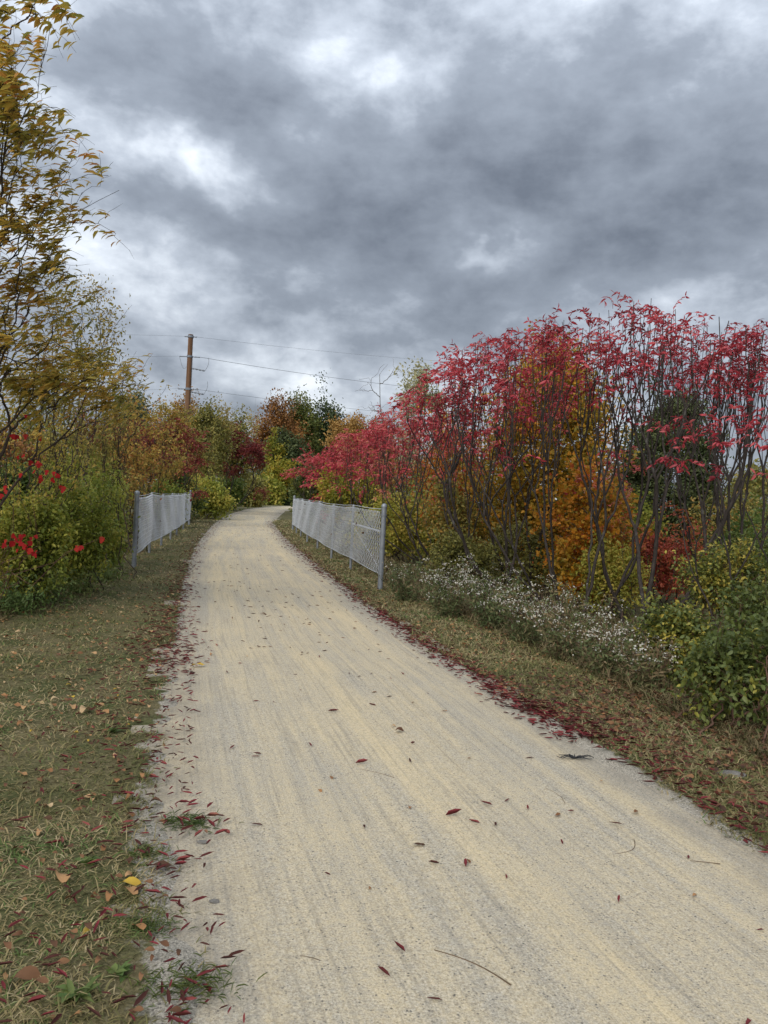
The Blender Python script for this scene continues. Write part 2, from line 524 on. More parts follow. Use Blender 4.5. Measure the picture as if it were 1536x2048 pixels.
_bv = [(x, y) for x, y in _o] + [(-x * .96, y + .02) for x, y in _o[1:-1]] + [(0, .2), (0, .4), (0, .6), (0, .8)]
_bf = [(0, 1, 14), (1, 2, 14), (14, 2, 15), (2, 3, 15), (15, 3, 16), (3, 4, 16), (16, 4, 17), (4, 5, 17), (17, 5, 6), (17, 6, 7),
       (0, 14, 8), (8, 14, 9), (14, 15, 9), (9, 15, 10), (15, 16, 10), (10, 16, 11), (16, 17, 11), (11, 17, 12), (17, 13, 12), (17, 7, 13)]
T_OVAL = (np.array([(x, y, .02 + .55 * x * x + .14 * math.sin(y * 4 + x * 3) + .25 * (y - .5) ** 2) for x, y in _bv]), np.array(_bf))
T_MAPLE = (np.array([(0, 0, 0), (-.36, .10, .02), (-.62, .42, .06), (-.30, .50, 0), (-.34, .86, .03), (0, 1.05, -.05), (.34, .86, .04), (.30, .50, 0), (.62, .42, .05), (.36, .10, .02)]),
           np.array([(0, 9, 1), (9, 3, 1), (9, 7, 3), (1, 3, 2), (9, 8, 7), (3, 7, 5), (3, 5, 4), (7, 6, 5)]))
_a = np.arange(6) * np.pi / 3
T_DISC = (np.concatenate([[(0, 0, -.12)], np.stack([np.cos(_a) * .5, np.sin(_a) * .5, np.zeros(6)], 1)]), np.array([(0, i + 1, (i + 1) % 6 + 1) for i in range(6)]))


def leaves(tm, pos, d, nrm, L, Wd, r):
    """many blades at once -> vertices, triangles, per-vertex random"""
    tv, tf = tm
    n = len(pos)
    d = norm(d)
    x = norm(np.cross(d, nrm))
    z = np.cross(x, d)
    L = np.broadcast_to(L, n)[:, None, None]
    Wd = np.broadcast_to(Wd, n)[:, None, None]
    V = pos[:, None, :] + x[:, None, :] * tv[None, :, 0:1] * Wd + d[:, None, :] * tv[None, :, 1:2] * L + z[:, None, :] * tv[None, :, 2:3] * L
    k = len(tv)
    F = tf[None] + (np.arange(n) * k)[:, None, None]
    return V.reshape(-1, 3), F.reshape(-1, 3), np.repeat(r, k)


def rvec(R, n):
    return norm(R.normal(size=(n, 3)))


# ------------------------------------------------------------------ trail shape
_ly = [-14, 2.3, 3.6, 4.66, 6.9, 9, 12, 17.2, 21.9, 34.8, 50, 69, 85, 95, 104, 112]
_lx = [2.6, -.46, -.93, -1.20, -1.74, -2.28, -3.02, -4.2, -5.2, -7.65, -10.1, -12.2, -12.9, -12.3, -10, -6]
_ry = [-14, 2.3, 3.58, 4.56, 5.74, 8.2, 13.1, 20.2, 29.3, 41, 69.5, 86, 95, 104, 112]
_rx = [5.6, 2.22, 1.88, 1.6, 1.24, .52, -.62, -2.12, -3.92, -6.0, -9.0, -9.7, -9.0, -6.6, -2.5]


def edgeL(y):
    return np.interp(y, _ly, _lx)


def edgeR(y):
    return np.interp(y, _ry, _rx)


_ph = rng.uniform(0, 6.28, (14, 3))
_kk = rng.normal(size=(14, 2))


def vnoise(x, y, sc):
    """cheap smooth noise, about -1..1"""
    s = 0
    for (a, b, c), (kx, ky) in zip(_ph, _kk):
        s = s + np.sin((x * kx + y * ky) * sc + a) * np.cos((x * ky - y * kx) * sc * .63 + b)
    return s / 3.2


def sstep(a, b, x):
    t = np.clip((x - a) / (b - a), 0, 1)
    return t * t * (3 - 2 * t)


def gz(x, y):
    l, r = edgeL(y), edgeR(y)
    out = np.maximum(l - x, x - r)              # distance outside the trail, negative on it
    right = x > (l + r) / 2
    z = -0.05 + 0.062 * sstep(-.22, .10, out)
    z = z + (.016 * vnoise(x, y, 3.1) + .010 * vnoise(y, x, 9.0)) * sstep(-.25, .05, out) + .03 * vnoise(x, y, .6) * sstep(.3, 1.5, out)
    drop = np.where(right, sstep(1.3, 4.5, out) * .40, sstep(2.4, 6.5, out) * .35)
    return z - drop


def GZ(x, y):
    return float(gz(np.array([x]), np.array([y]))[0])


ys = np.concatenate([np.arange(-14, 1.5, .8), np.arange(1.5, 9, .045), np.arange(9, 20, .11), np.geomspace(20, 120, 110)[:-1], np.geomspace(120, 3500, 16)])
ss = np.concatenate([-np.geomspace(7, 3000, 26)[::-1], np.arange(-7, -3, .16)[1:], np.arange(-3, -.9, .06), np.arange(-.9, .9, .25), np.arange(.9, 2.8, .06), np.arange(2.8, 7, .16), np.geomspace(7, 3000, 26)])
Yg, Sg = np.meshgrid(ys, ss, indexing='ij')
cxy = (edgeL(Yg) + edgeR(Yg)) / 2
Xg = cxy + Sg
Zg = gz(Xg, Yg)
n0, n1 = Yg.shape
idx = np.arange(n0 * n1).reshape(n0, n1)
Fq = np.stack([idx[:-1, :-1], idx[:-1, 1:], idx[1:, 1:], idx[1:, :-1]], -1).reshape(-1, 4)
me = mk('ground', np.stack([Xg, Yg, Zg], -1).reshape(-1, 3), Fq, 'soil', smooth=True)
_out = np.maximum(edgeL(Yg) - Xg, Xg - edgeR(Yg))
sandy = np.clip(1.0 - _out / np.where(Xg < cxy, np.clip(.34 - (Yg - 2) * .03, .14, .34), .16), 0, 1)
at = me.attributes.new('sandy', 'FLOAT', 'POINT')
at.data.foreach_set('value', sandy.astype(np.float32).ravel())
ground = tag(obj('ground', me), kind='structure')

py_ = np.concatenate([np.arange(-14, 1.5, .8), np.arange(1.5, 12, .12), np.geomspace(12, 112, 120)])
us = np.linspace(-1, 1, 25)
Yp, Up = np.meshgrid(py_, us, indexing='ij')
l, r = edgeL(Yp) - .30, edgeR(Yp) + .30
Xp = (l + r) / 2 + Up * (r - l) / 2
Zp = .004 * vnoise(Xp, Yp * .25, 2.6) + .012 * (1 - Up ** 2)
lat = Xp - (l + r) / 2
vlen = np.concatenate([[0], np.cumsum(np.hypot(np.diff(py_), np.diff((edgeL(py_) + edgeR(py_)) / 2)))])
uvp = np.stack([lat, np.broadcast_to(vlen[:, None], lat.shape)], -1).reshape(-1, 2)
n0, n1 = Yp.shape
idx = np.arange(n0 * n1).reshape(n0, n1)
Fq = np.stack([idx[:-1, :-1], idx[:-1, 1:], idx[1:, 1:], idx[1:, :-1]], -1).reshape(-1, 4)
tag(obj('path', mk('path', np.stack([Xp, Yp, Zp], -1).reshape(-1, 3), Fq, 'gravel', uv=uvp, uvname='trail', smooth=True)), kind='structure')


# ------------------------------------------------------------------ chain-link fences
def fence(label, post_xy, z_of, end_near, brace, group):
    pts = np.array(post_xy, float)
    base = np.array([pts[0][0], pts[0][1], z_of(*pts[0])])
    root = thing('chain_link_fence', label, 'fence', base, group)
    zs = np.array([z_of(*p) for p in pts])

    def loc(p):
        return np.asarray(p, float) - base
    seg = np.concatenate([[0], np.cumsum(np.linalg.norm(np.diff(pts, axis=0), axis=1))])
    for i, (p, z) in enumerate(zip(pts, zs)):
        end = i in (0, len(pts) - 1)
        rad, top = (.046, 1.45) if end else (.030, 1.36)
        hh = np.array([-.3, 0, .4, .8, 1.2, top - .02])
        P_ = np.array([[(p[0], p[1], z + h_) for h_ in hh]])
        V, F = tubes(loc(P_), np.full((1, len(hh)), rad), 10)
        po = obj('post', mk('post', V, F, 'galv', smooth=True), root)
        # domed cap
        hh = np.array([-.03, 0, .02, .035, .042])
        rr = np.array([1.12, 1.12, .95, .55, .05]) * rad
        P_ = np.array([[(p[0], p[1], z + top - .01 + h_) for h_ in hh]])
        V, F = tubes(loc(P_), rr[None], 10)
        obj('post_cap', mk('post_cap', V, F, 'galv', smooth=True), po)
        if end:
            for bz in (.30, .62, .95, 1.28):
                P_ = np.array([[(p[0], p[1], z + bz + h_) for h_ in (-.014, .014)]])
                V, F = tubes(loc(P_), np.full((1, 2), rad + .007), 10)
                obj('tension_band', mk('tension_band', V, F, 'galv', smooth=True), po)
    # woven wire
    a, bstep, lo, hi = .040, .052, .25, 1.38
    nh = 2 * int((hi - lo) / bstep)
    s = np.arange(.05, seg[-1] - .05, 2 * a)
    k = np.arange(nh + 1)
    sgn = np.array([1., 0, -1, 0])[k % 4]
    flip = np.where(np.arange(len(s)) % 2 == 0, 1.0, -1.0)
    sw = s[:, None] + a * sgn[None] * flip[:, None]
    X = np.interp(sw, seg, pts[:, 0])
    Y = np.interp(sw, seg, pts[:, 1])
    Zb = np.interp(sw, seg, zs)
    sag = -.008 * np.abs(np.sin(sw / 3.0 * np.pi)) - .004 * np.sin(sw * 1.9)
    bul = .012 * np.sin(sw * 2.3 + k[None] * .12) + .004 * sgn[None]
    dx, dy = pts[-1] - pts[0]
    L_ = math.hypot(dx, dy)
    off = .045
    X = X + (bul - off * end_near) * dy / L_
    Y = Y - (bul - off * end_near) * dx / L_
    P_ = np.stack([X, Y, Zb + lo + k[None] * bstep / 2 + sag], -1)
    V, F = tubes(P_ - base, np.broadcast_to(np.where(k % 2 == 0, .0074, .0037), P_.shape[:2]), 3)
    tag(obj('woven_wire', mk('woven_wire', V, F, 'mesh'), root), kind='stuff')
    for nm, zc in (('tension_wire', hi), ('tension_wire', lo + .01)):
        ssamp = np.linspace(0, seg[-1], 60)
        P_ = np.stack([np.interp(ssamp, seg, pts[:, 0]) - off * end_near * dy / L_, np.interp(ssamp, seg, pts[:, 1]) + off * end_near * dx / L_,
                       np.interp(ssamp, seg, zs) + zc - .008 * np.abs(np.sin(ssamp / 3 * np.pi)) - .004 * np.sin(ssamp * 1.9)], -1)[None]
        V, F = tubes(P_ - base, np.full((1, 60), .006), 5)
        obj(nm, mk(nm, V, F, 'mesh', smooth=True), root)
    if brace:
        p0 = np.array([*pts[0], zs[0]])
        p1 = np.array([*pts[1], zs[1]])
        V, F = tubes(np.array([[p0 + (0, 0, .98), (p0 + p1) / 2 + (0, 0, .98), p1 + (0, 0, .98)]]) - base, np.full((1, 3), .020), 8)
        obj('brace_rail', mk('brace_rail', V, F, 'mesh', smooth=True), root)
        V, F = tubes(np.array([[p0 + (0, 0, .30), (p0 + p1) / 2 + (0, 0, .62), p1 + (0, 0, .95)]]) - base, np.full((1, 3), .006), 6)
        obj('truss_rod', mk('truss_rod', V, F, 'mesh', smooth=True), root)
    # dry leaves caught in the wire
    R = np.random.default_rng(3 + len(pts) + brace)
    for q in range(16 if brace else 9):
        sq = R.uniform(1.5, seg[-1] - 1)
        c = np.array([np.interp(sq, seg, pts[:, 0]) - off * end_near * dy / L_, np.interp(sq, seg, pts[:, 1]) + off * end_near * dx / L_, np.interp(sq, seg, zs) + R.uniform(.4, 1.3)])
        V, F, rr = leaves(T_BROAD, (c - base)[None], rvec(R, 1), rvec(R, 1), R.uniform(.05, .09), .04, R.uniform(size=1))
        obj('caught_leaf', mk('caught_leaf', V, F, 'fall_brown', rr), root)
    return root


RF = [(0.0, 13.39), (-.66, 16.55), (-1.28, 19.55), (-1.90, 22.55), (-2.50, 25.5), (-3.02, 28.3), (-3.46, 30.7), (-3.88, 33.0)]
LF = [(-4.82, 14.96), (-5.41, 17.85), (-5.93, 20.6), (-6.45, 23.35), (-6.98, 26.0), (-7.62, 29.3), (-8.40, 33.2)]
fence('grey chain-link fence with corner brace along the curve beside the red sumacs', RF, lambda x, y: GZ(x, y) + .02, 1, True, 'chain-link fences flanking the trail')
fence('pale chain-link fence beside the green bushes across the trail from the sumacs', LF, lambda x, y: GZ(x, y) + .02, -1, False, 'chain-link fences flanking the trail')

# ------------------------------------------------------------------ utility pole and lines
PB = W(367, 976, 56.0)
pole = thing('utility_pole', 'tall brown wooden utility pole rising above the shrubs behind the fence', 'utility pole', (PB[0], PB[1], -.3))
top = W(375.5, 669, 56.0)
Hp = top[2] + .3
zz_ = np.linspace(-.5, Hp, 12)
V, F = tubes(np.array([[(0, 0, z) for z in zz_]]), np.interp(zz_, [0, Hp], [.235, .175])[None], 14)
obj('shaft', mk('shaft', V, F, 'pole', smooth=True), pole)
V, F = tubes(np.array([[(0, 0, Hp - .004), (0, 0, Hp + .012), (0, 0, Hp + .02)]]), np.array([[.18, .16, .01]]), 14)
obj('pole_cap', mk('pole_cap', V, F, 'pole', smooth=True), pole)
poleo = np.array([PB[0], PB[1], -.3])


def line_obj(name, pts, rad, mat, parent=None, sides=5):
    pts = np.asarray(pts, float)
    V, F = tubes(pts[None], np.full((1, len(pts)), rad), sides)
    return obj(name, mk(name, V, F, mat, smooth=True), parent)


zt = [W(375, y_, 56)[2] for y_ in (673, 713, 778)]
for i, z in enumerate(zt):
    for sx in (-1, 1):
        n_ = 13
        t_ = np.linspace(.17, .75 if i else .45, n_)
        P_ = np.stack([sx * t_, np.zeros(n_), np.full(n_, z + .3) - .02 * t_], -1)
        r_ = np.where(np.arange(n_) % 2 == 0, .022, .055)
        V, F = tubes(P_[None], r_[None], 9)
        obj('insulator', mk('insulator', V, F, 'insul', smooth=True), pole)
    V, F = tubes(np.array([[(0, 0, z + .22), (0, 0, z + .38)]]), np.full((1, 2), .215), 14)
    obj('steel_band', mk('steel_band', V, F, 'insul', smooth=True), pole)
for y_ in (736, 783):
    z = W(375, y_, 56)[2] + .3
    P_ = np.stack([np.linspace(.17, 1.15, 9), np.zeros(9), z + np.linspace(0, -.14, 9)], -1)
    V, F = tubes(P_[None], np.where(np.arange(9) % 2 == 0, .03, .07)[None], 9)
    obj('standoff_insulator', mk('standoff_insulator', V, F, 'insul', smooth=True), pole)
    t_ = np.linspace(0, 1, 10)
    P_ = np.stack([1.15 + .25 * np.sin(t_ * 2.2), .0 * t_, z - .14 + t_ * .95], -1)
    line_obj('jumper_wire', P_, .014, 'cable', pole)
P_ = np.stack([.22 + 0 * np.linspace(0, 1, 8), np.full(8, -.05), np.linspace(Hp * .62, zt[1] + .2, 8)], -1)
line_obj('ground_wire', P_, .016, 'cable', pole)
t_ = np.linspace(0, 1, 10)
line_obj('jumper_wire', np.stack([-.75 + .55 * t_, 0 * t_, zt[1] + .3 - .9 * np.sin(t_ * 2.2) * 1.0], -1), .012, 'cable', pole)

names = ('top', 'middle', 'lowest')
wl = {0: ((880, 722, 74), (1500, 742, 96), (250, 667, 52), (-200, 668, 40)),
      1: ((830, 775, 74), (1500, 812, 96), (280, 713, 52), (-200, 722, 40)),
      2: ((700, 817, 70), (1500, 872, 96), (280, 781, 52), (-200, 800, 40))}
for i in range(3):
    a = np.array([PB[0], PB[1], zt[i]])
    off = .75 if i else .45
    b, c = W(*wl[i][0]), W(*wl[i][1])
    t_ = np.linspace(0, 1, 25)[:, None]
    a1 = a + (off, 0, 0)
    # quadratic through the three points
    tm = np.linalg.norm(b - a1) / (np.linalg.norm(b - a1) + np.linalg.norm(c - b))
    q = (b - (1 - tm) ** 2 * a1 - tm ** 2 * c) / (2 * tm * (1 - tm))
    w = line_obj('power_line', (1 - t_) ** 2 * a1 + 2 * t_ * (1 - t_) * q + t_ ** 2 * c, (.008, .015, .012)[i], 'cable')
    tag(w, f'{names[i]} overhead wire running from the wooden pole over the far trees', 'power line', 'overhead wires at the wooden pole')
    b, c = W(*wl[i][2]), W(*wl[i][3])
    a1 = a - (off, 0, 0)
    w = line_obj('power_line', (1 - t_) ** 2 * a1 + 2 * t_ * (1 - t_) * b + t_ ** 2 * c, .006, 'cable')
    tag(w, f'{names[i]} thin wire from the wooden pole into the yellow-leaved tree', 'power line', 'overhead wires at the wooden pole')


# ------------------------------------------------------------------ plants
NP_ = 6
_tt = np.linspace(0, 1, NP_)[:, None]


def curve(R, p, d0, q, gn):
    L_ = np.linalg.norm(q - p)
    c = p + d0 * L_ * .36
    pts = (1 - _tt) ** 2 * p + 2 * _tt * (1 - _tt) * c + _tt ** 2 * q
    pts[1:-1] += R.normal(size=(NP_ - 2, 3)) * gn * L_
    return pts


def fork(R, p, d0, tips, t, rt, ex, gn, out, term, r0=None, t0=None, vase=0.0):
    n = len(tips)
    rad = rt * n ** ex
    if r0 is not None:
        rad = min(rad, r0)
    if n == 1:
        pts = curve(R, p, d0, tips[0], gn)
        out.append((pts, np.linspace(rad, rt * .55, NP_)))
        term.append(pts)
        return
    c = tips.mean(0)
    tt_ = (t if t0 is None else t0) * R.uniform(.75, 1.25)
    q = p + (c - p) * np.array([min(.92, tt_ * (1 + 1.3 * vase)), min(.92, tt_ * (1 + 1.3 * vase)), tt_])
    pts = curve(R, p, d0, q, gn)
    out.append((pts, np.linspace(rad, rad * .86, NP_)))
    x = tips - c
    w, v = np.linalg.eigh(x.T @ x)
    s = x @ v[:, 2] + R.normal(size=n) * .1 * math.sqrt(max(w[2], 1e-9) / n)
    o = np.argsort(s)
    h = max(1, min(n - 1, int(round(n * R.uniform(.36, .64)))))
    d = pts[-1] - pts[-2]
    d = d / (np.linalg.norm(d) + 1e-9)
    for sel in (o[:h], o[h:]):
        dc = d
        if vase:
            e = (tips[sel].mean(0) - q) * np.array([1 + vase, 1 + vase, 1 - .35 * vase])
            dc = norm(d * .45 + norm(e) * .9)
        fork(R, q, dc, tips[sel], t, rt, ex, gn, out, term, rad * .86, None, vase)


def crown_tips(R, c, rad, n, shell=.55, lobes=.35, flat=0.0):
    """points spread through an uneven crown"""
    d = rvec(R, n)
    ld = rvec(R, 9)
    la = R.uniform(-1, 1, 9)
    k = 1 + lobes * np.clip((np.maximum(d @ ld.T, 0) ** 4 * la).sum(1), -1, .8)
    r = (1 - shell * (1 - R.uniform(size=n) ** .5)) * k * R.uniform(.86, 1.06, n)
    p = c + d * r[:, None] * np.asarray(rad)
    sh = R.uniform(size=n) < .10
    p[sh] = c + (p[sh] - c) * R.uniform(1.12, 1.38, (sh.sum(), 1)) + np.array([0, 0, .08]) * rad[2]
    return p


def box_crown(b, d):
    px0, px1, py0, py1 = b
    c = W((px0 + px1) / 2, (py0 + py1) / 2, d)
    return c, (px1 - px0) / 2 / FPX * d, (py1 - py0) / 2 / FPX * d


def scatter(R, term, per, sig, along=(.25, 1.05)):
    n = len(term) * per
    T = np.repeat(np.array(term), per, axis=0)
    u = R.uniform(*along, n) * (NP_ - 1)
    i = np.clip(u.astype(int), 0, NP_ - 2)
    fr = (u - i)[:, None]
    a = np.arange(n)
    pos = T[a, i] * (1 - fr) + T[a, i + 1] * fr + R.normal(size=(n, 3)) * sig
    return pos, norm(T[a, i + 1] - T[a, i])


def plant(name, label, cat, b, d, tips=60, per=60, L=.08, Wd=.5, mat='green', bark='bark_twig', base_px=None, trunk=None,
          ry=None, sig=.10, wind=(0, 0, 0), droop=.25, tm=T_RHOMB, rt=.004, ex=.47, t=.45, gn=.03, shell=.6, lobes=.55, group=None,
          seed=0, stems=1, sides=4, extra=None, up=.6, base=None, rvar=1.0):
    """a tree or bush: stems that fork towards every part of an uneven crown, leaves scattered along the last twigs"""
    R = np.random.default_rng(seed + int(abs(b[0]) * 7 + b[2] * 3 + d * 100))
    c, rx, rz = box_crown(b, d)
    ry = ry if ry is not None else min(rx, max(rz, .6)) * .85
    if base is None:
        bx = (c[0] if base_px is None else W(base_px, 1050, d)[0])
        base = np.array([bx, c[1], 0.0])
    base = np.array([base[0], base[1], GZ(base[0], base[1])])
    root = thing(name, label, cat, base, group)
    tp = crown_tips(R, c, (rx, ry, rz), tips, shell, lobes)
    tp = tp[tp[:, 2] > base[2] + .08]
    out, term = [], []
    if trunk:
        # leader up to a share of the crown height, side limbs leave it at rising heights
        hi = c[2] + rz * trunk
        n_ = 7
        z = np.linspace(base[2] - .1, hi, n_)
        f_ = np.linspace(0, 1, n_)[:, None]
        tr = base + (np.array([c[0], c[1], 0]) - np.array([base[0], base[1], 0])) * f_ ** 1.3
        tr[:, 2] = z
        tr[1:, :2] += np.cumsum(R.normal(size=(n_ - 1, 2)) * .025 * (hi - base[2]) / n_ * 2, axis=0)
        rb = rt * len(tp) ** ex
        xs = np.linspace(0, 1, NP_)
        for i in range(0, n_ - 1):
            seg = tr[i] + (tr[i + 1] - tr[i]) * xs[:, None]
            out.append((seg, np.linspace(rb * (1 - .8 * i / (n_ - 1)), rb * (1 - .8 * (i + 1) / (n_ - 1)), NP_)))
        at = np.clip(tp[:, 2] - .55 * np.hypot(*(tp[:, :2] - c[:2]).T), tr[1, 2], hi)
        nb = max(4, len(tp) // 9)
        edges = np.quantile(at, np.linspace(0, 1, nb + 1))
        ang = np.arctan2(tp[:, 1] - c[1], tp[:, 0] - c[0])
        key = np.clip(np.searchsorted(edges, at) - 1, 0, nb - 1) * 3 + ((ang + np.pi) / (2 * np.pi) * 3).astype(int) % 3
        for k in np.unique(key):
            sel = tp[key == k]
            zt_ = at[key == k].mean()
            p = np.array([np.interp(zt_, tr[:, 2], tr[:, 0]), np.interp(zt_, tr[:, 2], tr[:, 1]), zt_])
            dd = norm(sel.mean(0) - p + np.array([0, 0, .2]))
            fork(R, p, dd, sel, t, rt, ex, gn, out, term)
    else:
        order = np.argsort(np.arctan2(tp[:, 1] - c[1], tp[:, 0] - c[0]))
        for g_ in np.array_split(order, stems):
            if len(g_) == 0:
                continue
            p = base + np.array([*R.normal(size=2) * .05 * (1 + stems * .45), -.05])
            dd = norm((tp[g_].mean(0) - p) * (.4, .4, 1))
            fork(R, p, dd, tp[g_], t, rt, ex, gn, out, term)
    Pt = np.array([o[0] for o in out])
    Rd = np.array([o[1] for o in out])
    V, F = tubes(Pt - base, Rd, sides)
    obj('trunk', mk('trunk', V, F, bark, smooth=True), root)
    info = dict(root=root, base=base, term=term, R=R, c=c)
    if per:
        pos, td = scatter(R, term, per, sig)
        n = len(pos)
        dr = norm(td * .5 + rvec(R, n) * .8 * rvar + np.array([0, 0, -droop]) + np.array(wind))
        nr = norm(rvec(R, n) * .8 + np.array([0, 0, up]))
        ln = L * R.uniform(.65, 1.25, n)
        rn = np.clip(np.repeat(R.uniform(0, .5, len(term)), per) + R.uniform(0, .5, n), 0, .999)
        info.update(pos=pos, dr=dr, nr=nr, ln=ln, rn=rn)
        if extra is None:
            V, F, rr = leaves(tm, pos - base, dr, nr, ln, ln * Wd, rn)
            tag(obj('crown', mk('crown', V, F, mat, rr), root), kind='stuff')
    return info


# ---- sumac leaf fronds (pairs of drooping leaflets on a red stalk)
def frond_mesh(seed, Lr=.42, leaflet=.108, wind=.0):
    R = np.random.default_rng(seed)
    k = 6
    t_ = np.linspace(0, 1, k + 1)
    x = Lr * t_ * .95
    z = .12 * np.sin(t_ * 2.2) - .20 * t_ ** 2 * R.uniform(.3, 1.3)
    y = .05 * np.sin(t_ * 3 + seed) * R.uniform(-1, 1)
    rach = np.stack([x, y, z], -1)
    pos, dr = [], []
    for i in range(1, k + 1):
        tdir = norm(rach[i] - rach[i - 1])
        for s in (-1, 1):
            if R.uniform() < .12:
                continue
            pos.append(rach[i])
            dr.append(norm(tdir * .55 + np.array([0, s * .70, -.25]) + R.normal(size=3) * .34))
    pos.append(rach[-1])
    dr.append(norm(rach[-1] - rach[-2] + R.normal(size=3) * .2))
    pos, dr = np.array(pos), np.array(dr)
    n = len(pos)
    nr = norm(np.array([0, 0, 1.0]) + R.normal(size=(n, 3)) * .45)
    ln = leaflet * R.uniform(.75, 1.15, n)
    rn = np.clip(R.uniform(.0, .25) + R.uniform(0, .38, n), 0, .99)
    V, F, rr = leaves(T_LENS, pos, dr, nr, ln, ln * .32, rn)
    Vt, Ft = tubes(rach[None], np.linspace(.0035, .0015, k + 1)[None], 3)
    Ft = np.concatenate([Ft[:, [0, 1, 2]], Ft[:, [0, 2, 3]]])
    V2 = np.concatenate([V, Vt])
    F2 = np.concatenate([F, Ft + len(V)])
    return V2, F2, np.concatenate([rr, np.full(len(Vt), .05)])


FR = [frond_mesh(40 + i, Lr=.28 + .03 * i) for i in range(6)]
FR_ME = [mk('sumac_leaf', *f_[:2], 'red', f_[2]) for f_ in FR]


def frond_axes(R, n, tipd, wind):
    d = norm(tipd * .35 + rvec(R, n) * np.array([1, 1, .45]) + np.array(wind))
    upv = norm(np.array([0, 0, 1.0]) + rvec(R, n) * .35)
    y = norm(np.cross(upv, d))
    z = np.cross(d, y)
    return d, y, z


def sumac(label, b, d, base_px, tips=26, per=4, parts=True, scale=1.0, stems=2, seed=0, mat='red', wind=(-.38, -.1, .16), lean=None, bpy_=None, ry=None, rt=.0080, dome=.42):
    """staghorn sumac: bare forking stems carrying a flat umbrella of red fronds"""
    R = np.random.default_rng(500 + seed + int(b[0] + d * 10))
    c, rx, rz = box_crown(b, d)
    ry = ry or max(1.0, rx * .8)
    bx = W(base_px, bpy_ or 1100, d)[0]
    base = np.array([bx, d, GZ(bx, d)])
    root = thing('sumac_tree', label, 'tree', base, 'sumac trees along the trail')
    a = R.uniform(0, 2 * np.pi, tips)
    rr = np.sqrt(R.uniform(0, 1, tips))
    low = (R.uniform(size=tips) < .22) * R.uniform(.3, 1.7, tips) * (1.0 - .3 * rr)
    tp = c + np.stack([np.cos(a) * rr * rx * 1.18 - .12 * rx, np.sin(a) * rr * ry, rz * (1.0 - (.9 + dome) * rr ** 2 * R.uniform(.5, 1.0, tips) - .8 * R.uniform(0, 1, tips) ** 3 - low)], -1)
    out, term = [], []
    order = np.argsort(tp[:, 0] + R.normal(size=tips) * .1)
    for g_ in np.array_split(order, stems):
        p = base + np.array([R.normal() * .25, R.normal() * .25, -.08])
        dd = norm((tp[g_].mean(0) - p) * np.array([.8, .8, 1]) + R.normal(size=3) * .12)
        fork(R, p, dd, tp[g_], .30, rt * scale, .44, .014, out, term, None, .12, 1.15)
    Pt = np.array([o[0] for o in out])
    Rd = np.array([o[1] for o in out])
    V, F = tubes(Pt - base, Rd, 6)
    obj('trunk', mk('trunk', V, F, 'bark_dark', smooth=True), root)
    pos, td = scatter(R, term, per, .03, (.72, 1.0))
    n = len(pos)
    D, Yv, Zv = frond_axes(R, n, td, wind)
    sc = scale * R.uniform(.7, 1.15, n)
    pick = R.integers(0, len(FR), n)
    if parts:
        for i in range(n):
            o = obj('leaf', FR_ME[pick[i]], root)
            m_ = Matrix((( *(D[i, 0:1] * sc[i]), Yv[i, 0] * sc[i], Zv[i, 0] * sc[i], pos[i, 0] - base[0]),
                         (D[i, 1] * sc[i], Yv[i, 1] * sc[i], Zv[i, 1] * sc[i], pos[i, 1] - base[1]),
                         (D[i, 2] * sc[i], Yv[i, 2] * sc[i], Zv[i, 2] * sc[i], pos[i, 2] - base[2]), (0, 0, 0, 1)))
            o.matrix_local = m_
    else:
        Vs, Fs, Rs, k = [], [], [], 0
        for i in range(n):
            v, f_, r_ = FR[pick[i]]
            vv = (v[:, 0:1] * D[i] + v[:, 1:2] * Yv[i] + v[:, 2:3] * Zv[i]) * sc[i] + pos[i] - base
            Vs.append(vv); Fs.append(f_ + k); Rs.append(np.mod(r_ + R.uniform(0, .35), 1)); k += len(v)
        tag(obj('crown', mk('crown', np.concatenate(Vs), np.concatenate(Fs), mat, np.concatenate(Rs)), root), kind='stuff')
    return root


WIND = (-.35, 0, .03)
# right-hand thicket, near to far
sumac('three-stemmed dark sumac with red leaves right before the golden maple', (960, 1300, 635, 840), 12.2, 1135, tips=66, per=3, seed=1, stems=3, bpy_=1215)
sumac('sumac whose red crown leans over the fence end, forked low at its lichened base', (840, 1125, 712, 900), 13.6, 1000, tips=62, per=3, seed=2, stems=2, bpy_=1160)
sumac('sumac with the highest red tuft, standing in front of the dark cedar', (1130, 1440, 600, 790), 13.2, 1235, tips=56, per=2, seed=3, stems=2, bpy_=1200)
sumac('sumac with thick crooked black limbs in front of the dark cedar', (1230, 1560, 625, 830), 11.4, 1330, tips=52, per=2, seed=4, stems=2, bpy_=1210, rt=.0105)
sumac('sumac with gappy red crown against the sky at the picture edge', (1420, 1640, 650, 800), 12.0, 1500, tips=50, per=2, seed=5, stems=2, bpy_=1230)
sumac('low sumac with bright red crown above the privet at the edge', (1370, 1640, 790, 920), 8.4, 1500, tips=34, per=2, seed=6, stems=2, bpy_=1330, scale=.85, rt=.0055)
sumac('slim sumac with red crown just above the fence corner post', (785, 1000, 778, 940), 16.5, 925, tips=54, per=3, seed=7, stems=3, bpy_=1120)
sumac('sumac behind the three-stemmed one, red top overlapping the golden maple', (930, 1140, 665, 800), 15.5, 1050, tips=46, per=3, seed=8, stems=2, bpy_=1150)
sumac('sumac behind the middle of the braced fence with dense red crown', (715, 910, 822, 965), 20, 860, tips=54, per=5, parts=False, seed=9, stems=3, bpy_=1080)
sumac('sumac behind the crooked-limbed one, pale red crown against the sky', (1330, 1530, 650, 780), 16.0, 1400, tips=44, per=2, parts=False, seed=10, stems=2, bpy_=1150)
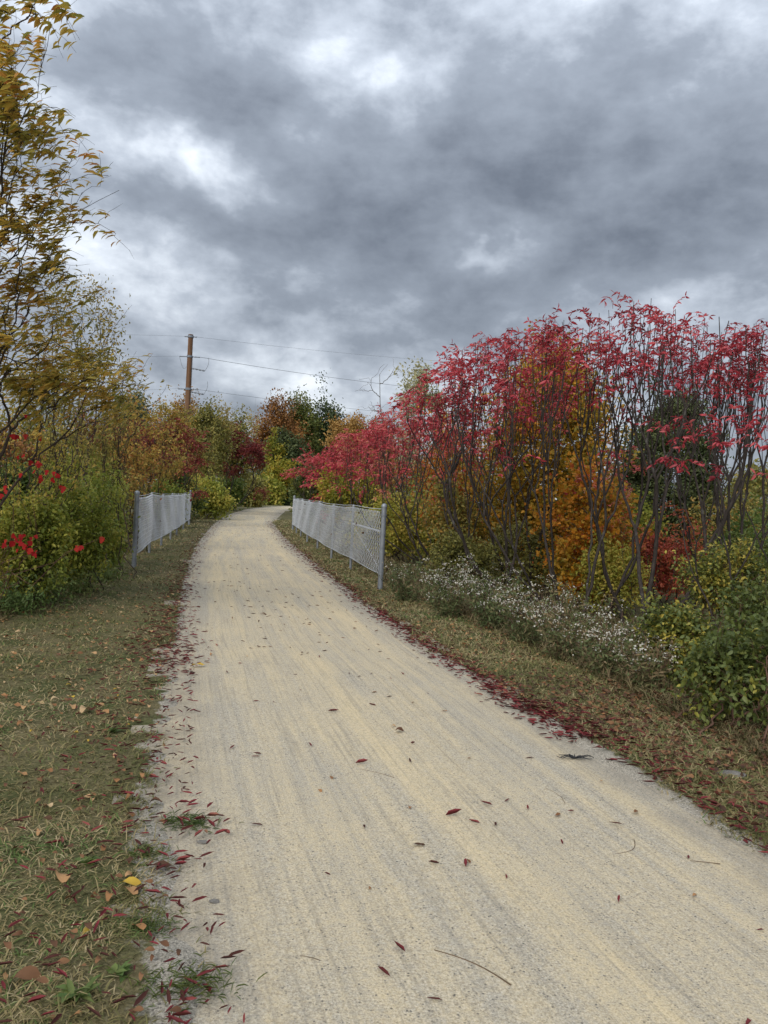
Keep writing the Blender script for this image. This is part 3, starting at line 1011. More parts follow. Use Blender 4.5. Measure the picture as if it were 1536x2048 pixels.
sumac('sumac behind the braced fence, third crown from its far end', (690, 830, 850, 990), 24, 790, tips=54, per=6, parts=False, seed=11, stems=3, bpy_=1060)
sumac('sumac behind the braced fence, second crown from its far end', (650, 770, 875, 1000), 29, 730, tips=54, per=6, parts=False, seed=12, stems=3, bpy_=1050, scale=1.15)
sumac('farthest red sumac at the far end of the braced fence', (598, 705, 905, 985), 36, 670, tips=54, per=5, parts=False, seed=13, stems=3, bpy_=1040, scale=1.3)
sumac('small red-leaved sumac sapling low among the stems before the golden maple', (1230, 1400, 1010, 1130), 13.8, 1320, tips=22, per=2, parts=False, seed=14, mat='orange_red', stems=3, bpy_=1190, scale=.7, rt=.004)
sumac('short pinkish-red sumac sapling left of the cedar foot', (1180, 1300, 880, 1010), 14.6, 1240, tips=16, per=4, parts=False, seed=15, stems=2, bpy_=1190, scale=.7, rt=.004)
# left-hand side
sumac('dark red sumac behind the pale fence', (265, 420, 845, 975), 33, 345, tips=40, per=11, parts=False, seed=20, mat='redfar', stems=3, bpy_=1025, scale=1.45)
sumac('dark red sumac farther along the trail beyond the pale fence', (395, 530, 850, 965), 56, 455, tips=50, per=14, parts=False, seed=21, mat='redfar', stems=3, bpy_=1010, scale=1.9)
sumac('wine red sumac under the yellow tree, behind the green bushes', (200, 330, 840, 930), 21, 270, tips=22, per=8, parts=False, seed=22, mat='redfar', stems=2, bpy_=1040)

# golden maple, cedar and what fills the thicket behind the sumacs
plant('maple_tree', 'golden orange maple rising behind the red sumacs', 'tree', (925, 1275, 640, 1190), 18.5, tips=520, per=60, L=.078, Wd=.9, mat='maple', bark='bark_grey', trunk=.75, ry=1.9, sig=.13, tm=T_MAPLE, shell=.8, lobes=.25, rt=.004, droop=.35)
plant('maple_sapling', 'short orange-yellow maple sapling among the sumac stems', 'tree', (1070, 1290, 930, 1220), 15.2, tips=130, per=48, L=.075, Wd=.9, mat='maple', bark='bark_grey', trunk=.6, sig=.10, tm=T_MAPLE, shell=.8, seed=4)
plant('maple_sapling', 'yellow-olive sapling behind the fence corner post', 'tree', (820, 990, 930, 1180), 17.5, tips=100, per=40, L=.09, Wd=.6, mat='olive', bark='bark_grey', trunk=.6, sig=.11, shell=.8, seed=5)
plant('cedar_tree', 'dark green cedar behind the crooked-limbed sumac', 'tree', (1220, 1465, 765, 1170), 21, tips=420, per=80, L=.13, Wd=.38, mat='darkgreen', bark='bark_grey', trunk=.85, sig=.12, shell=.6, lobes=.3, rt=.004)
plant('oak_tree', 'olive oak low on the skyline beside the dark cedar', 'tree', (1410, 1640, 905, 1130), 25, tips=150, per=55, L=.13, Wd=.6, mat='olive', bark='bark_grey', trunk=.7, sig=.15)
plant('shrub', 'yellow-green shrub behind the sumac stems left of the maple', 'shrub', (690, 900, 985, 1130), 23, tips=140, per=50, L=.10, Wd=.55, mat='yellowgreen', stems=5, sig=.13, shell=.8)
plant('shrub', 'yellow and orange shrub just over the far half of the braced fence', 'shrub', (640, 770, 935, 1050), 27, tips=100, per=52, L=.12, Wd=.6, mat='lime', stems=4, sig=.13, shell=.8, seed=2)
plant('shrub', 'green shrub past the end of the braced fence', 'shrub', (585, 680, 930, 1030), 37, tips=110, per=55, L=.16, Wd=.55, mat='midgreen', stems=4, sig=.18, shell=.8)
plant('shrub', 'rust-tinged olive shrub behind the three-stemmed sumac stems', 'shrub', (960, 1130, 1030, 1200), 16, tips=90, per=40, L=.08, Wd=.55, mat='olive', stems=5, sig=.10, shell=.85)
plant('shrub', 'red-orange shrub glowing at the foot of the dark cedar', 'shrub', (1240, 1420, 1040, 1200), 16.5, tips=110, per=40, L=.085, Wd=.5, mat='orange_red', stems=5, sig=.10, shell=.85)
plant('shrub', 'dull green shrub under the gappy sumac at the picture edge', 'shrub', (1400, 1620, 1010, 1240), 13, tips=120, per=40, L=.075, Wd=.55, mat='green', stems=5, sig=.09, shell=.85)
plant('bare_tree', 'leafless grey tree poking above the far red sumacs', 'tree', (690, 830, 705, 900), 33, tips=34, per=0, base_px=775, bark='bark_grey', trunk=.55, rt=.008, ex=.55, shell=.3, gn=.05)
plant('poplar_tree', 'pale silvery green tree behind the red sumac crowns', 'tree', (785, 905, 725, 960), 34, tips=130, per=40, L=.16, Wd=.6, mat='palegreen', bark='bark_pale', trunk=.8, sig=.15)

FILL = [((660, 830, 960, 1120), 31, 'olive', 'olive shrub far behind the middle of the braced fence'), ((780, 930, 940, 1150), 26, 'yellowgreen', 'yellow-green shrub behind the slim sumac'),
        ((880, 1010, 900, 1150), 24, 'green', 'green shrub left of the golden maple'), ((800, 960, 860, 1080), 30, 'brown', 'rusty shrub far behind the slim sumac'),
        ((820, 1000, 790, 1120), 21.5, 'maple', 'golden shrub-like tree left of the big maple'), ((1180, 1320, 900, 1120), 23, 'tan', 'tan shrub between the maple and the cedar, at the back'), ((1400, 1600, 960, 1150), 20, 'olive', 'olive shrub right of the cedar'),
        ((1200, 1330, 960, 1180), 19, 'yellowgreen', 'yellow shrub between the maple and the cedar'), ((1380, 1560, 990, 1180), 17.5, 'olive', 'olive shrub right of the red-orange shrub'),
        ((1150, 1300, 1060, 1220), 14.4, 'yellowgreen', 'low yellow-green shrub at the foot of the maple sapling'), ((850, 1010, 1060, 1200), 15.5, 'olive', 'low olive shrub behind the thickest white asters'),
        ((1480, 1700, 960, 1200), 15, 'green', 'dull green shrub at the picture edge behind the low sumac'), ((720, 860, 880, 1060), 38, 'tan', 'tan shrub behind the dense red sumac crowns')]
for i, (bx, d_, mt, lb) in enumerate(FILL):
    plant('shrub', lb, 'shrub', bx, d_, tips=130, per=44, L=.0040 * d_ + .015, Wd=.55, mat=mt, stems=6, sig=.0052 * d_ + .02, seed=130 + i, shell=.85, lobes=.4, group='shrubs behind the sumacs')
FILL = [((60, 210, 830, 1010), 17, 'olive', 'olive shrub behind the twig tangle'), ((-60, 100, 840, 1010), 15, 'brown', 'brownish shrub behind the red vine at the edge'),
        ((180, 290, 850, 1020), 24, 'small_orange', 'yellow-brown shrub behind the brown twiggy shrub'), ((120, 250, 800, 980), 27, 'brown', 'rusty shrub far behind the twig tangle'),
        ((0, 150, 780, 980), 22, 'olive', 'olive tree low behind the yellow tree'), ((300, 400, 940, 1040), 36, 'midgreen', 'green shrub beyond the pale fence, under the dark red sumac')]
for i, (bx, d_, mt, lb) in enumerate(FILL):
    plant('shrub', lb, 'shrub', bx, d_, tips=130, per=34, L=.0042 * d_ + .02, Wd=.5, mat=mt, stems=6, sig=.0055 * d_ + .02, seed=160 + i, shell=.85, lobes=.45, group='shrubs behind the pale fence')

# far end of the trail
FAR = [('brown-orange tree at the far bend of the trail', (500, 605, 800, 1000), 112, 'brown', 170), ('green tree behind the brown-orange one at the bend', (560, 640, 798, 980), 118, 'midgreen', 150),
       ('dark round-headed oak standing clear on the far skyline', (608, 690, 806, 980), 122, 'darkgreen', 150), ('tan-orange tree on the far skyline next to the round oak', (655, 745, 828, 980), 64, 'tan', 150),
       ('small rusty tree under the bare grey tree', (715, 800, 842, 990), 60, 'brown', 120), ('dark green tree at the middle of the far bend', (525, 625, 865, 1010), 109, 'darkgreen', 160),
       ('olive tree between the wooden pole and the bend', (410, 510, 826, 985), 68, 'olive', 150), ('grey-green tree right of the wooden pole foot', (370, 450, 815, 985), 50, 'olive', 130),
       ('yellow-brown tree at the foot of the wooden pole', (285, 395, 800, 985), 44, 'small_orange', 150), ('dark green tree top left of the wooden pole', (215, 305, 778, 980), 40, 'darkgreen', 140),
       ('tan tree half hidden behind the yellow-brown one', (330, 420, 818, 985), 62, 'tan', 120)]
for i, (lb, bx, d_, mt, tp_) in enumerate(FAR):
    plant('far_tree', lb, 'tree', bx, d_, tips=tp_ + 40, per=75, L=.0034 * d_, Wd=.65, mat=mt, bark='bark_grey', trunk=.75, sig=.0052 * d_, seed=60 + i, rt=.007, group='trees at the far bend', shell=.6, lobes=.5)
plant('young_poplar', 'slender pale yellow sapling right of the wooden pole', 'tree', (410, 470, 785, 930), 54, tips=50, per=20, L=.17, Wd=.7, mat='paleyellow', bark='bark_pale', trunk=.9, sig=.2, seed=3)
plant('young_poplar', 'thin pale yellow sapling standing before the far brown tree', 'tree', (484, 522, 786, 930), 80, tips=34, per=18, L=.18, Wd=.7, mat='paleyellow', bark='bark_pale', trunk=.9, sig=.2, seed=4)
plant('climbing_vine', 'lime yellow vine hanging in the dark trees at the bend', 'vine', (528, 570, 860, 1000), 106, tips=60, per=34, L=.36, Wd=.7, mat='lime', bark='bark_twig', trunk=.8, sig=.3, ry=1., seed=5)
plant('shrub', 'bright yellow-green shrub at the far bend of the trail', 'shrub', (530, 590, 915, 990), 103, tips=60, per=46, L=.38, Wd=.6, mat='lime', stems=3, sig=.36, seed=6)

BUSH = [((380, 450, 955, 1030), 41, 'yellowgreen', 'yellow-green bush just past the end of the pale fence'), ((420, 490, 955, 1022), 60, 'green', 'rounded green bush second past the end of the pale fence'),
        ((462, 530, 960, 1018), 80, 'olive', 'olive bush third past the end of the pale fence'), ((505, 560, 960, 1014), 100, 'yellowgreen', 'small olive-green bush on the far bend of the trail'),
        ((545, 605, 935, 1012), 118, 'darkgreen', 'dark bush closing the view where the trail bends away'), ((560, 620, 955, 1012), 113, 'darkgreen', 'distant dark bush beyond the last visible trail'),
        ((470, 560, 950, 1010), 108, 'midgreen', 'distant green bush behind the far bend')]
for i, (bx, d_, mt, lb) in enumerate(BUSH):
    plant('bush', lb, 'bush', bx, d_, tips=110, per=60, L=.0040 * d_, Wd=.6, mat=mt, stems=5, sig=.0050 * d_, seed=30 + i, group='bushes along the far trail', shell=.75, lobes=.75)

# shrubs behind and before the pale fence
plant('shrub', 'brown twiggy shrub behind the near post of the pale fence', 'shrub', (205, 300, 915, 1090), 18, tips=120, per=12, L=.07, Wd=.5, mat='olive', stems=7, sig=.08, rt=.004, seed=1)
plant('shrub', 'yellow-green bush showing over the top of the pale fence', 'shrub', (265, 375, 955, 1050), 29.5, tips=130, per=55, L=.095, Wd=.55, mat='yellowgreen', stems=6, sig=.12, ry=.7, seed=2)
plant('shrub', 'yellow-leaved shrub between the two dark red sumacs', 'shrub', (300, 400, 880, 1010), 36, tips=90, per=30, L=.13, Wd=.5, mat='small_orange', stems=5, sig=.16, seed=3)
plant('shrub', 'sparse brown shrub rising between the far dark red sumacs', 'shrub', (375, 450, 850, 1000), 43, tips=90, per=26, L=.13, Wd=.5, mat='olive', stems=5, sig=.16, seed=4)
plant('shrub', 'golden shrub with drooping twigs behind the pale fence top', 'shrub', (230, 350, 800, 960), 19, tips=130, per=22, L=.09, Wd=.45, mat='small_orange', stems=6, sig=.10, wind=WIND, seed=5)
GL = [((-30, 140, 965, 1215), 9.6, 'yellowgreen', 'green leafy bush at the picture edge under the red vine leaves'), ((80, 225, 960, 1200), 11.0, 'yellowgreen', 'yellow-green leafy bush halfway between the edge and the pale fence'),
      ((150, 252, 970, 1155), 13.4, 'yellowgreen', 'green leafy bush touching the near post of the pale fence'), ((-60, 90, 900, 1100), 11.5, 'green', 'taller dull green bush behind the red vine leaves'),
      ((90, 250, 920, 1090), 14.4, 'yellowgreen', 'light green bush behind the leafy row near the pale fence')]
for i, (bx, d_, mt, lb) in enumerate(GL):
    plant('bush', lb, 'bush', bx, d_, tips=190, per=46, L=.058, Wd=.55, mat=mt, stems=8, sig=.075, seed=70 + i, shell=.8, lobes=.8, group='leafy bushes on the verge', tm=T_LENS if d_ < 12 else T_RHOMB, rt=.0028, up=.9)
# dark arching twig thickets under the yellow tree
plant('thicket', 'dark tangle of arching twigs under the yellow-leaved tree', 'shrub', (-80, 170, 740, 1010), 10.2, tips=150, per=7, L=.075, Wd=.4, mat='cherry', stems=9, sig=.05, rt=.0032, gn=.05, wind=WIND, shell=.8, seed=3)
plant('thicket', 'dark twiggy shrub with few orange leaves, second from the edge', 'shrub', (110, 300, 720, 990), 12.6, tips=160, per=9, L=.075, Wd=.4, mat='small_orange', stems=9, sig=.06, rt=.0034, gn=.05, wind=WIND, shell=.8, seed=4)
plant('young_cherry', 'slim small-leaved tree with olive and orange leaves behind the yellow tree', 'tree', (60, 262, 545, 860), 13.4, tips=230, per=10, L=.078, Wd=.42, mat='small_orange', bark='bark_twig', base_px=120, stems=4, sig=.085, rt=.0032, wind=WIND, shell=.7, seed=5)

# ---- the yellow-olive tree at the edge: its nearest leaves are single parts
R = np.random.default_rng(77)
cb = np.array([-5.15, 8.9, 0.0]); cb[2] = GZ(cb[0], cb[1])
root = thing('wild_cherry_tree', 'tall tree with narrow yellow-olive leaves blown sideways at the edge', 'tree', cb)
spec = [((-260, 165, -150, 150), 7.0, 34), ((-250, 215, 90, 330), 7.2, 52), ((-250, 220, 250, 480), 7.6, 46), ((-250, 230, 420, 640), 8.0, 46), ((-200, 275, 600, 800), 8.6, 50), ((-60, 350, 690, 850), 9.4, 52)]
tp = []
for bx, d_, n_ in spec:
    c, rx, rz = box_crown(bx, d_)
    tp.append(crown_tips(R, c, (rx, 1.1, rz), n_, .85, .3))
tp = np.concatenate(tp)
out, term = [], []
for k_, g_ in enumerate(np.array_split(np.argsort(tp[:, 2] + R.normal(size=len(tp)) * .6), 5)):
    p = cb + np.array([R.normal() * .22, R.normal() * .22, -.1])
    dd = norm((tp[g_].mean(0) - p) * np.array([.15, .25, 1]))
    fork(R, p, dd, tp[g_], .42, .0036, .50, .035, out, term)
V, F = tubes(np.array([o[0] for o in out]) - cb, np.array([o[1] for o in out]), 6)
obj('trunk', mk('trunk', V, F, 'bark_twig', smooth=True), root)
# short side twigs carrying the leaves
tw = []
for T_ in term:
    for q in range(4):
        u_ = R.uniform(.25, .95) * (NP_ - 1)
        i = int(u_)
        p = T_[i] + (T_[min(i + 1, NP_ - 1)] - T_[i]) * (u_ - i)
        dd = norm((T_[-1] - T_[0]) / np.linalg.norm(T_[-1] - T_[0]) + R.normal(size=3) * .6)
        tw.append(curve(R, p, dd, p + dd * R.uniform(.15, .42) + np.array([0, 0, R.uniform(-.1, .04)]), .04))
V, F = tubes(np.array(tw) - cb, np.tile(np.linspace(.0026, .0012, NP_), (len(tw), 1)), 3)
obj('twigs', mk('twigs', V, F, 'bark_twig', smooth=True), root)
allt = tw + term
wgt = [6] * len(tw) + [5] * len(term)
pos, td = scatter(R, allt, 6, .02, (.15, 1.0))
n = len(pos)
dr = norm(td * .30 + rvec(R, n) * .42 + np.array([-.95, -.05, -.12]))
nr = norm(rvec(R, n) * .55 + np.array([.1, -.1, 1.0]))
ln = .112 * R.uniform(.7, 1.2, n)
rn = np.clip(np.repeat(R.uniform(0, .55, len(allt)), 6) + R.uniform(0, .45, n), 0, .999)
# which leaves stand in the frame, and how near
rel = pos - np.array([0, 0, EYE])
ua = rel @ np.array(_r); va = rel @ np.array(_u); fa = rel @ np.array(_f)
px_ = CX + FPX * ua / fa; pyy = CY - FPX * va / fa
inside = (px_ > 5) & (pyy > 5) & (pyy < 820)
order = np.argsort(np.where(inside, fa, 1e6))
single = order[:280]
rest = np.setdiff1d(np.arange(n), single)
V, F, rr = leaves(T_LENS, pos[rest] - cb, dr[rest], nr[rest], ln[rest], ln[rest] * .37, rn[rest])
tag(obj('crown', mk('crown', V, F, 'cherry', rr), root), kind='stuff')
LEAF1 = []
for k_ in range(6):
    v_, f_, r_ = leaves(T_LENS, np.zeros((1, 3)), np.array([[0, 1., 0]]), np.array([[0, 0, 1.]]), 1.0, .33 + .02 * k_, np.array([k_ / 6]))
    LEAF1.append(mk('leaf', v_, f_, 'cherry', r_))


def set_axes(o, d, nrm_, s, p):
    d = norm(d)
    x = norm(np.cross(d, nrm_))
    z = np.cross(x, d)
    o.matrix_local = Matrix(((x[0] * s, d[0] * s, z[0] * s, p[0]), (x[1] * s, d[1] * s, z[1] * s, p[1]), (x[2] * s, d[2] * s, z[2] * s, p[2]), (0, 0, 0, 1)))


for i in single:
    o = obj('leaf', LEAF1[int(rn[i] * 5.99)], root)
    set_axes(o, dr[i], nr[i], ln[i], pos[i] - cb)

# ---- red vine leaves hanging in the left bushes
v_, f_, r_ = leaves(T_MAPLE, np.zeros((1, 3)), np.array([[0, 1., 0]]), np.array([[0, 0, 1.]]), 1.0, .92, np.array([.4]))
VINE_ME = mk('leaf', v_, f_, 'vine', r_)
for lb, spots, d_ in (('red-leaved vine trailing through twigs above the green bush', [(30, 905, 40, 50, 9), (100, 945, 32, 30, 9), (125, 975, 8, 10, 3), (60, 860, 60, 25, 3), (10, 965, 14, 20, 3)], 8.7),
                      ('low red-leaved vine spray in front of the green bush', [(22, 1078, 26, 16, 10), (60, 1085, 20, 16, 10), (158, 1092, 7, 7, 3), (68, 1102, 12, 8, 4), (205, 1075, 7, 9, 2)], 8.5)):
    b0 = W(spots[0][0] - 30, 1140, d_ + .35)
    b0[2] = GZ(b0[0], b0[1])
    root = thing('red_vine', lb, 'vine', b0, 'red vines on the bushes')
    st = []
    for (sx, sy, wx, wy, k_) in spots:
        c = W(sx, sy, d_)
        st.append(curve(R, b0 + (0, 0, .0), np.array([0, 0, 1.]), c, .06))
        for q in range(k_):
            o = obj('leaf', VINE_ME, root)
            p = W(sx + R.normal() * wx * .6, sy + R.normal() * wy * .6, d_ + R.normal() * .12)
            set_axes(o, norm(np.array([R.normal() * .5, -.2, -1.])), norm(np.array([R.normal() * .5, -1, .3 + R.normal() * .3])), R.uniform(.040, .072), p - b0)
    V, F = tubes(np.array(st) - b0, np.tile(np.linspace(.006, .002, NP_), (len(st), 1)), 4)
    obj('stem', mk('stem', V, F, 'bark_red', smooth=True), root)

# ---- privet-like shrubs in the right foreground
PR = [((1320, 1650, 1165, 1505), 5.9, 'large green and yellow leaved bush in the corner by the trail'), ((1440, 1680, 1090, 1400), 6.9, 'dark green bush behind the large yellow-green one at the edge'),
      ((1290, 1420, 1180, 1390), 7.3, 'small yellow-green bush between the asters and the corner bush'), ((1340, 1560, 1060, 1260), 9.0, 'loose green bush under the low bright red sumac')]
for i, (bx, d_, lb) in enumerate(PR):
    plant('privet_bush', lb, 'bush', bx, d_, tips=200, per=30, L=.050, Wd=.55, mat='privet', stems=10, sig=.055, seed=80 + i, shell=.85, lobes=.8, tm=T_LENS, rt=.0026, gn=.05, group='green bushes in the corner', up=.9, bark='bark_red')


# ---- white asters
def aster(label, xy, h, w, nst, fl, seed):
    R = np.random.default_rng(900 + seed)
    base = np.array([xy[0], xy[1], GZ(*xy)])
    root = thing('aster_plant', label, 'plant', base, 'white asters along the verge')
    st, fp, lp, ld = [], [], [], []
    bloom = (fl - 2) * .18 + R.uniform(-.1, .1)
    for i in range(nst):
        a = R.uniform(0, 6.28)
        q = np.array([math.cos(a), math.sin(a), 0]) * w * math.sqrt(R.uniform())
        p = base + q * .4 + (0, 0, -.03)
        e = base + q * 1.25 + np.array([-.05, 0, h * R.uniform(.6, 1.1)])
        cv = curve(R, p, np.array([0, 0, 1.]), e, .03)
        st.append(cv)
        for j in range(5 if R.uniform() < bloom else 1):
            u_ = R.uniform(.5, .95) * (NP_ - 1)
            k_ = int(u_)
            s0 = cv[k_] + (cv[min(k_ + 1, NP_ - 1)] - cv[k_]) * (u_ - k_)
            e2 = s0 + np.array([R.normal() * .09, R.normal() * .09, R.uniform(.04, .14)])
            st.append(curve(R, s0, np.array([0, 0, 1.]), e2, .04))
            for m_ in range(fl + 1):
                fp.append(e2 + R.normal(size=3) * np.array([.03, .03, .014]))
        for j in range(40):
            k_ = R.integers(0, NP_ - 1)
            lp.append(cv[k_] + (cv[k_ + 1] - cv[k_]) * R.uniform() + R.normal(size=3) * .02)
            ld.append(norm(R.normal(size=3) + np.array([0, 0, -.1])))
    V, F = tubes(np.array(st) - base, np.tile(np.linspace(.0026, .0012, NP_), (len(st), 1)), 3)
    obj('stem', mk('stem', V, F, 'bark_red', smooth=True), root)
    lp, ld = np.array(lp), np.array(ld)
    V, F, rr = leaves(T_RHOMB, lp - base, ld, rvec(R, len(lp)), .07 * R.uniform(.6, 1.3, len(lp)), .019, R.uniform(0, .99, len(lp)))
    tag(obj('foliage', mk('foliage', V, F, 'aster_leaf', rr), root), kind='stuff')
    fp = np.array(fp)
    n_ = len(fp)
    V, F, rr = leaves(T_DISC, fp - base, rvec(R, n_), norm(rvec(R, n_) * .7 + np.array([0, -.5, .8])), R.uniform(.010, .024, n_), R.uniform(.010, .024, n_), R.uniform(0, .99, n_))
    tag(obj('flowers', mk('flowers', V, F, 'petal', rr), root), kind='stuff')


AS = [((0.42, 12.0), .62, .42, 24, 3, 'aster clump right behind the fence corner post'), ((1.0, 11.6), .72, .45, 28, 5, 'aster clump with the thickest white bloom, next to the fence corner'),
      ((.95, 10.7), .62, .42, 26, 4, 'aster clump in front of the thickest white bloom'), ((1.6, 11.0), .70, .45, 28, 5, 'aster clump under the lichened sumac fork'),
      ((1.5, 9.9), .60, .40, 26, 3, 'half-faded aster clump by the trail halfway along the white row'), ((2.1, 10.2), .66, .45, 28, 4, 'aster clump at the foot of the three-stemmed sumac'),
      ((1.75, 8.9), .58, .38, 26, 4, 'aster clump in front of the three-stemmed sumac, close to the verge'), ((2.5, 9.4), .64, .42, 26, 3, 'thin aster clump behind the verge, before the maple sapling'),
      ((2.0, 8.1), .52, .36, 26, 3, 'low aster clump near the verge edge'), ((2.55, 8.3), .55, .38, 26, 4, 'aster clump left of the small yellow-green bush'),
      ((2.25, 7.35), .46, .32, 24, 4, 'low bright aster clump nearest the trail'), ((2.65, 7.4), .46, .30, 22, 3, 'low aster clump beside the corner bushes'),
      ((2.45, 6.75), .40, .26, 18, 3, 'last small aster tuft before the large corner bush')]
for i, (xy, h, w, nst, fl, lb) in enumerate(AS):
    aster(lb, xy, h, w, nst, fl, i)

# ------------------------------------------------------------------ ground cover (stuff)
R = np.random.default_rng(5)


def inview_y(n, y0, y1, p=2.0):
    """distances sampled so that the cover looks equally dense down the trail"""
    u = R.uniform(size=n)
    k = 1 - p
    return (y0 ** k + u * (y1 ** k - y0 ** k)) ** (1 / k)


def blades(n, x, y, h, wdt, name, mat, lean=.9, rn=None, cap=None):
    z = gz(x, y)
    a = R.uniform(0, 6.28, n)
    d = norm(np.stack([np.cos(a) * lean, np.sin(a) * lean, R.uniform(.15, 1.0, n)], -1))
    hgt = h * R.uniform(.5, 1.3, n)
    side = norm(np.stack([-np.sin(a), np.cos(a), R.normal(size=n) * .2], -1)) * (wdt * R.uniform(.6, 1.3, n))[:, None]
    p0 = np.stack([x, y, z - .005], -1)
    p1 = p0 + d * (hgt * .55)[:, None]
    p2 = p1 + norm(d + np.stack([np.cos(a) * .7, np.sin(a) * .7, np.full(n, -.45)], -1)) * (hgt * .5)[:, None]
    V = np.stack([p0 - side, p0 + side, p1 + side * .8, p1 - side * .8, p2], 1).reshape(-1, 3)
    i = (np.arange(n) * 5)[:, None, None]
    F = (np.array([(0, 1, 2), (0, 2, 3), (3, 2, 4)])[None] + i).reshape(-1, 3)
    rn = R.uniform(0, .999, n) if rn is None else rn
    return mk(name, V, F, mat, np.repeat(rn, 5))


def verge(n, side, y0, y1, w0, w1, inner=-.05, p=2.0):
    y = inview_y(n, y0, y1, p)
    u = R.uniform(size=n) ** .85
    wd_ = np.interp(y, [y0, y1], [w0, w1])
    if side < 0:
        x = edgeL(y) - inner - u * wd_
    else:
        x = edgeR(y) + inner + u * wd_
    return x, y


# left verge: patchy turf that thins into bare grit beside the stone
n = 150000
x, y = verge(n, -1, 1.6, 45, 4.6, 2.2, -.10, 1.9)
dist = edgeL(y) - x
gn_ = vnoise(x, y, 2.3) * .5 + vnoise(x, y, 6.1) * .4
bare = np.clip(.26 - (y - 2) * .02, .12, .26)
keep = (dist + gn_ * .34 > bare * .55 * R.uniform(.2, 1.2, n)) & (R.uniform(size=n) < np.clip(.35 + .8 * (dist / bare) + .3 * gn_, .05, 1))
x, y = x[keep], y[keep]
n = len(x)
tone = np.clip(.42 + .26 * vnoise(x, y, 1.3) + .14 * vnoise(x, y, 4) + R.normal(size=n) * .24, 0, .96)
tone = np.where(R.uniform(size=n) < .05, .99, tone)
sz = (.042 + .0022 * y + .03 * np.clip(vnoise(x, y, 2.0), 0, 1)) * np.where(R.uniform(size=n) < .08, 1.8, 1)
tag(obj('grass', blades(n, x, y, sz, .0016 + .00035 * y, 'grass', 'grass', 1.1, tone)), 'short brown and green autumn grass on the verge by the pale fence', 'grass', kind='stuff')
# ragged clumps creeping onto the grit
n = 26000
y = inview_y(n, 1.8, 12, 1.7)
x = edgeL(y) + .30 - R.uniform(0, 1, n) * .6
keep = (vnoise(x, y, 3.7) + .7 * vnoise(x, y, 9.0) + .35 * R.normal(size=n)) > .62 + np.clip((x - edgeL(y)) * 2.2, 0, 1)
x, y = x[keep], y[keep]
n = len(x)
tag(obj('grass', blades(n, x, y, .035 + .03 * R.uniform(0, 1, n), .0016 + .0003 * y, 'grass', 'grass', 1.0, np.clip(.16 + R.normal(size=n) * .2, 0, .9))), 'ragged green grass clumps creeping onto the grit of the wide verge', 'grass', kind='stuff')
# right verge: narrower
n = 110000
x, y = verge(n, 1, 2.6, 45, 1.7, 1.6, -.03, 1.9)
dist = x - edgeR(y)
gn_ = vnoise(x, y, 2.7) * .5 + vnoise(x, y, 7.1) * .4
keep = (dist + gn_ * .16 > .12 * R.uniform(.2, 1.4, n))
x, y = x[keep], y[keep]
n = len(x)
tone = np.clip(.46 + .22 * vnoise(x, y, 1.6) + .14 * vnoise(x, y, 5) + R.normal(size=n) * .24, 0, .96)
tone = np.where(R.uniform(size=n) < .06, .99, tone)
sz = (.044 + .0024 * y + .03 * np.clip(vnoise(x, y, 2.0), 0, 1)) * np.where(R.uniform(size=n) < .08, 1.8, 1)
tag(obj('grass', blades(n, x, y, sz, .0016 + .00035 * y, 'grass', 'grass', 1.0, tone)), 'short dry autumn grass on the verge under the sumacs', 'grass', kind='stuff')
# taller weeds at the foot of the bushes
n = 30000
y = inview_y(n, 3.4, 40, 1.5)
x = edgeR(y) + np.interp(y, [3.4, 5, 8, 13, 40], [1.55, 1.1, 1.35, 1.1, 1.2]) + R.uniform(0, 1, n) ** 1.3 * 4.5
tag(obj('undergrowth', blades(n, x, y, .20 + .06 * vnoise(x, y, 1.2), .0030 + .0004 * y, 'undergrowth', 'drystem', .55)), 'dry brown weeds and grass under the sumac stems', 'undergrowth', kind='stuff')
n = 26000
y = inview_y(n, 6.5, 45, 1.5)
x = edgeL(y) - np.interp(y, [6.5, 9, 12, 15, 45], [2.7, 1.95, 1.45, 1.75, 1.2]) - R.uniform(0, 1, n) ** 1.3 * 4.0
tag(obj('undergrowth', blades(n, x, y, .19 + .06 * vnoise(x, y, 1.2), .0034 + .0004 * y, 'undergrowth', 'drystem', .6, R.uniform(.3, .9, n))), 'dull weeds and grass at the foot of the leafy bushes', 'undergrowth', kind='stuff')
# broad-leaved weeds at the left edge
for i, (px, pyq, w, h, lb) in enumerate([(45, 1215, .55, .42, 'dark leafy weed clump at the picture edge below the green bush'), (120, 1195, .45, .36, 'leafy weed clump just right of the edge clump'),
                                         (185, 1170, .35, .28, 'small weed clump under the bush by the pale fence'), (-10, 1235, .4, .4, 'weed clump cut off by the picture edge')]):
    p = G(px, pyq)
    base = np.array([p[0], p[1] + .3, GZ(p[0], p[1])])
    root = thing('weed_plant', lb, 'weed', base, 'leafy weeds before the bushes')
    k_ = 900
    q = np.stack([R.normal(size=k_) * w * .5, R.normal(size=k_) * w * .45, np.abs(R.normal(size=k_)) * h * .5], -1)
    V, F, rr = leaves(T_LENS, q, norm(R.normal(size=(k_, 3)) + (0, 0, .3)), norm(R.normal(size=(k_, 3)) * .5 + (0, -.2, 1)), R.uniform(.04, .09, k_), R.uniform(.012, .026, k_), R.uniform(0, .9, k_))
    tag(obj('foliage', mk('foliage', V, F, 'weed', rr), root), kind='stuff')
    st = [curve(R, np.array([R.normal() * w * .2, R.normal() * w * .2, -.05]), np.array([0, 0, 1.]), np.array([R.normal() * w * .5, R.normal() * w * .4, h * R.uniform(.5, 1.1)]), .03) for _ in range(22)]
    V, F = tubes(np.array(st), np.tile(np.linspace(.004, .0015, NP_), (len(st), 1)), 3)
    obj('stem', mk('stem', V, F, 'weed', np.full(len(V), .4)), root)
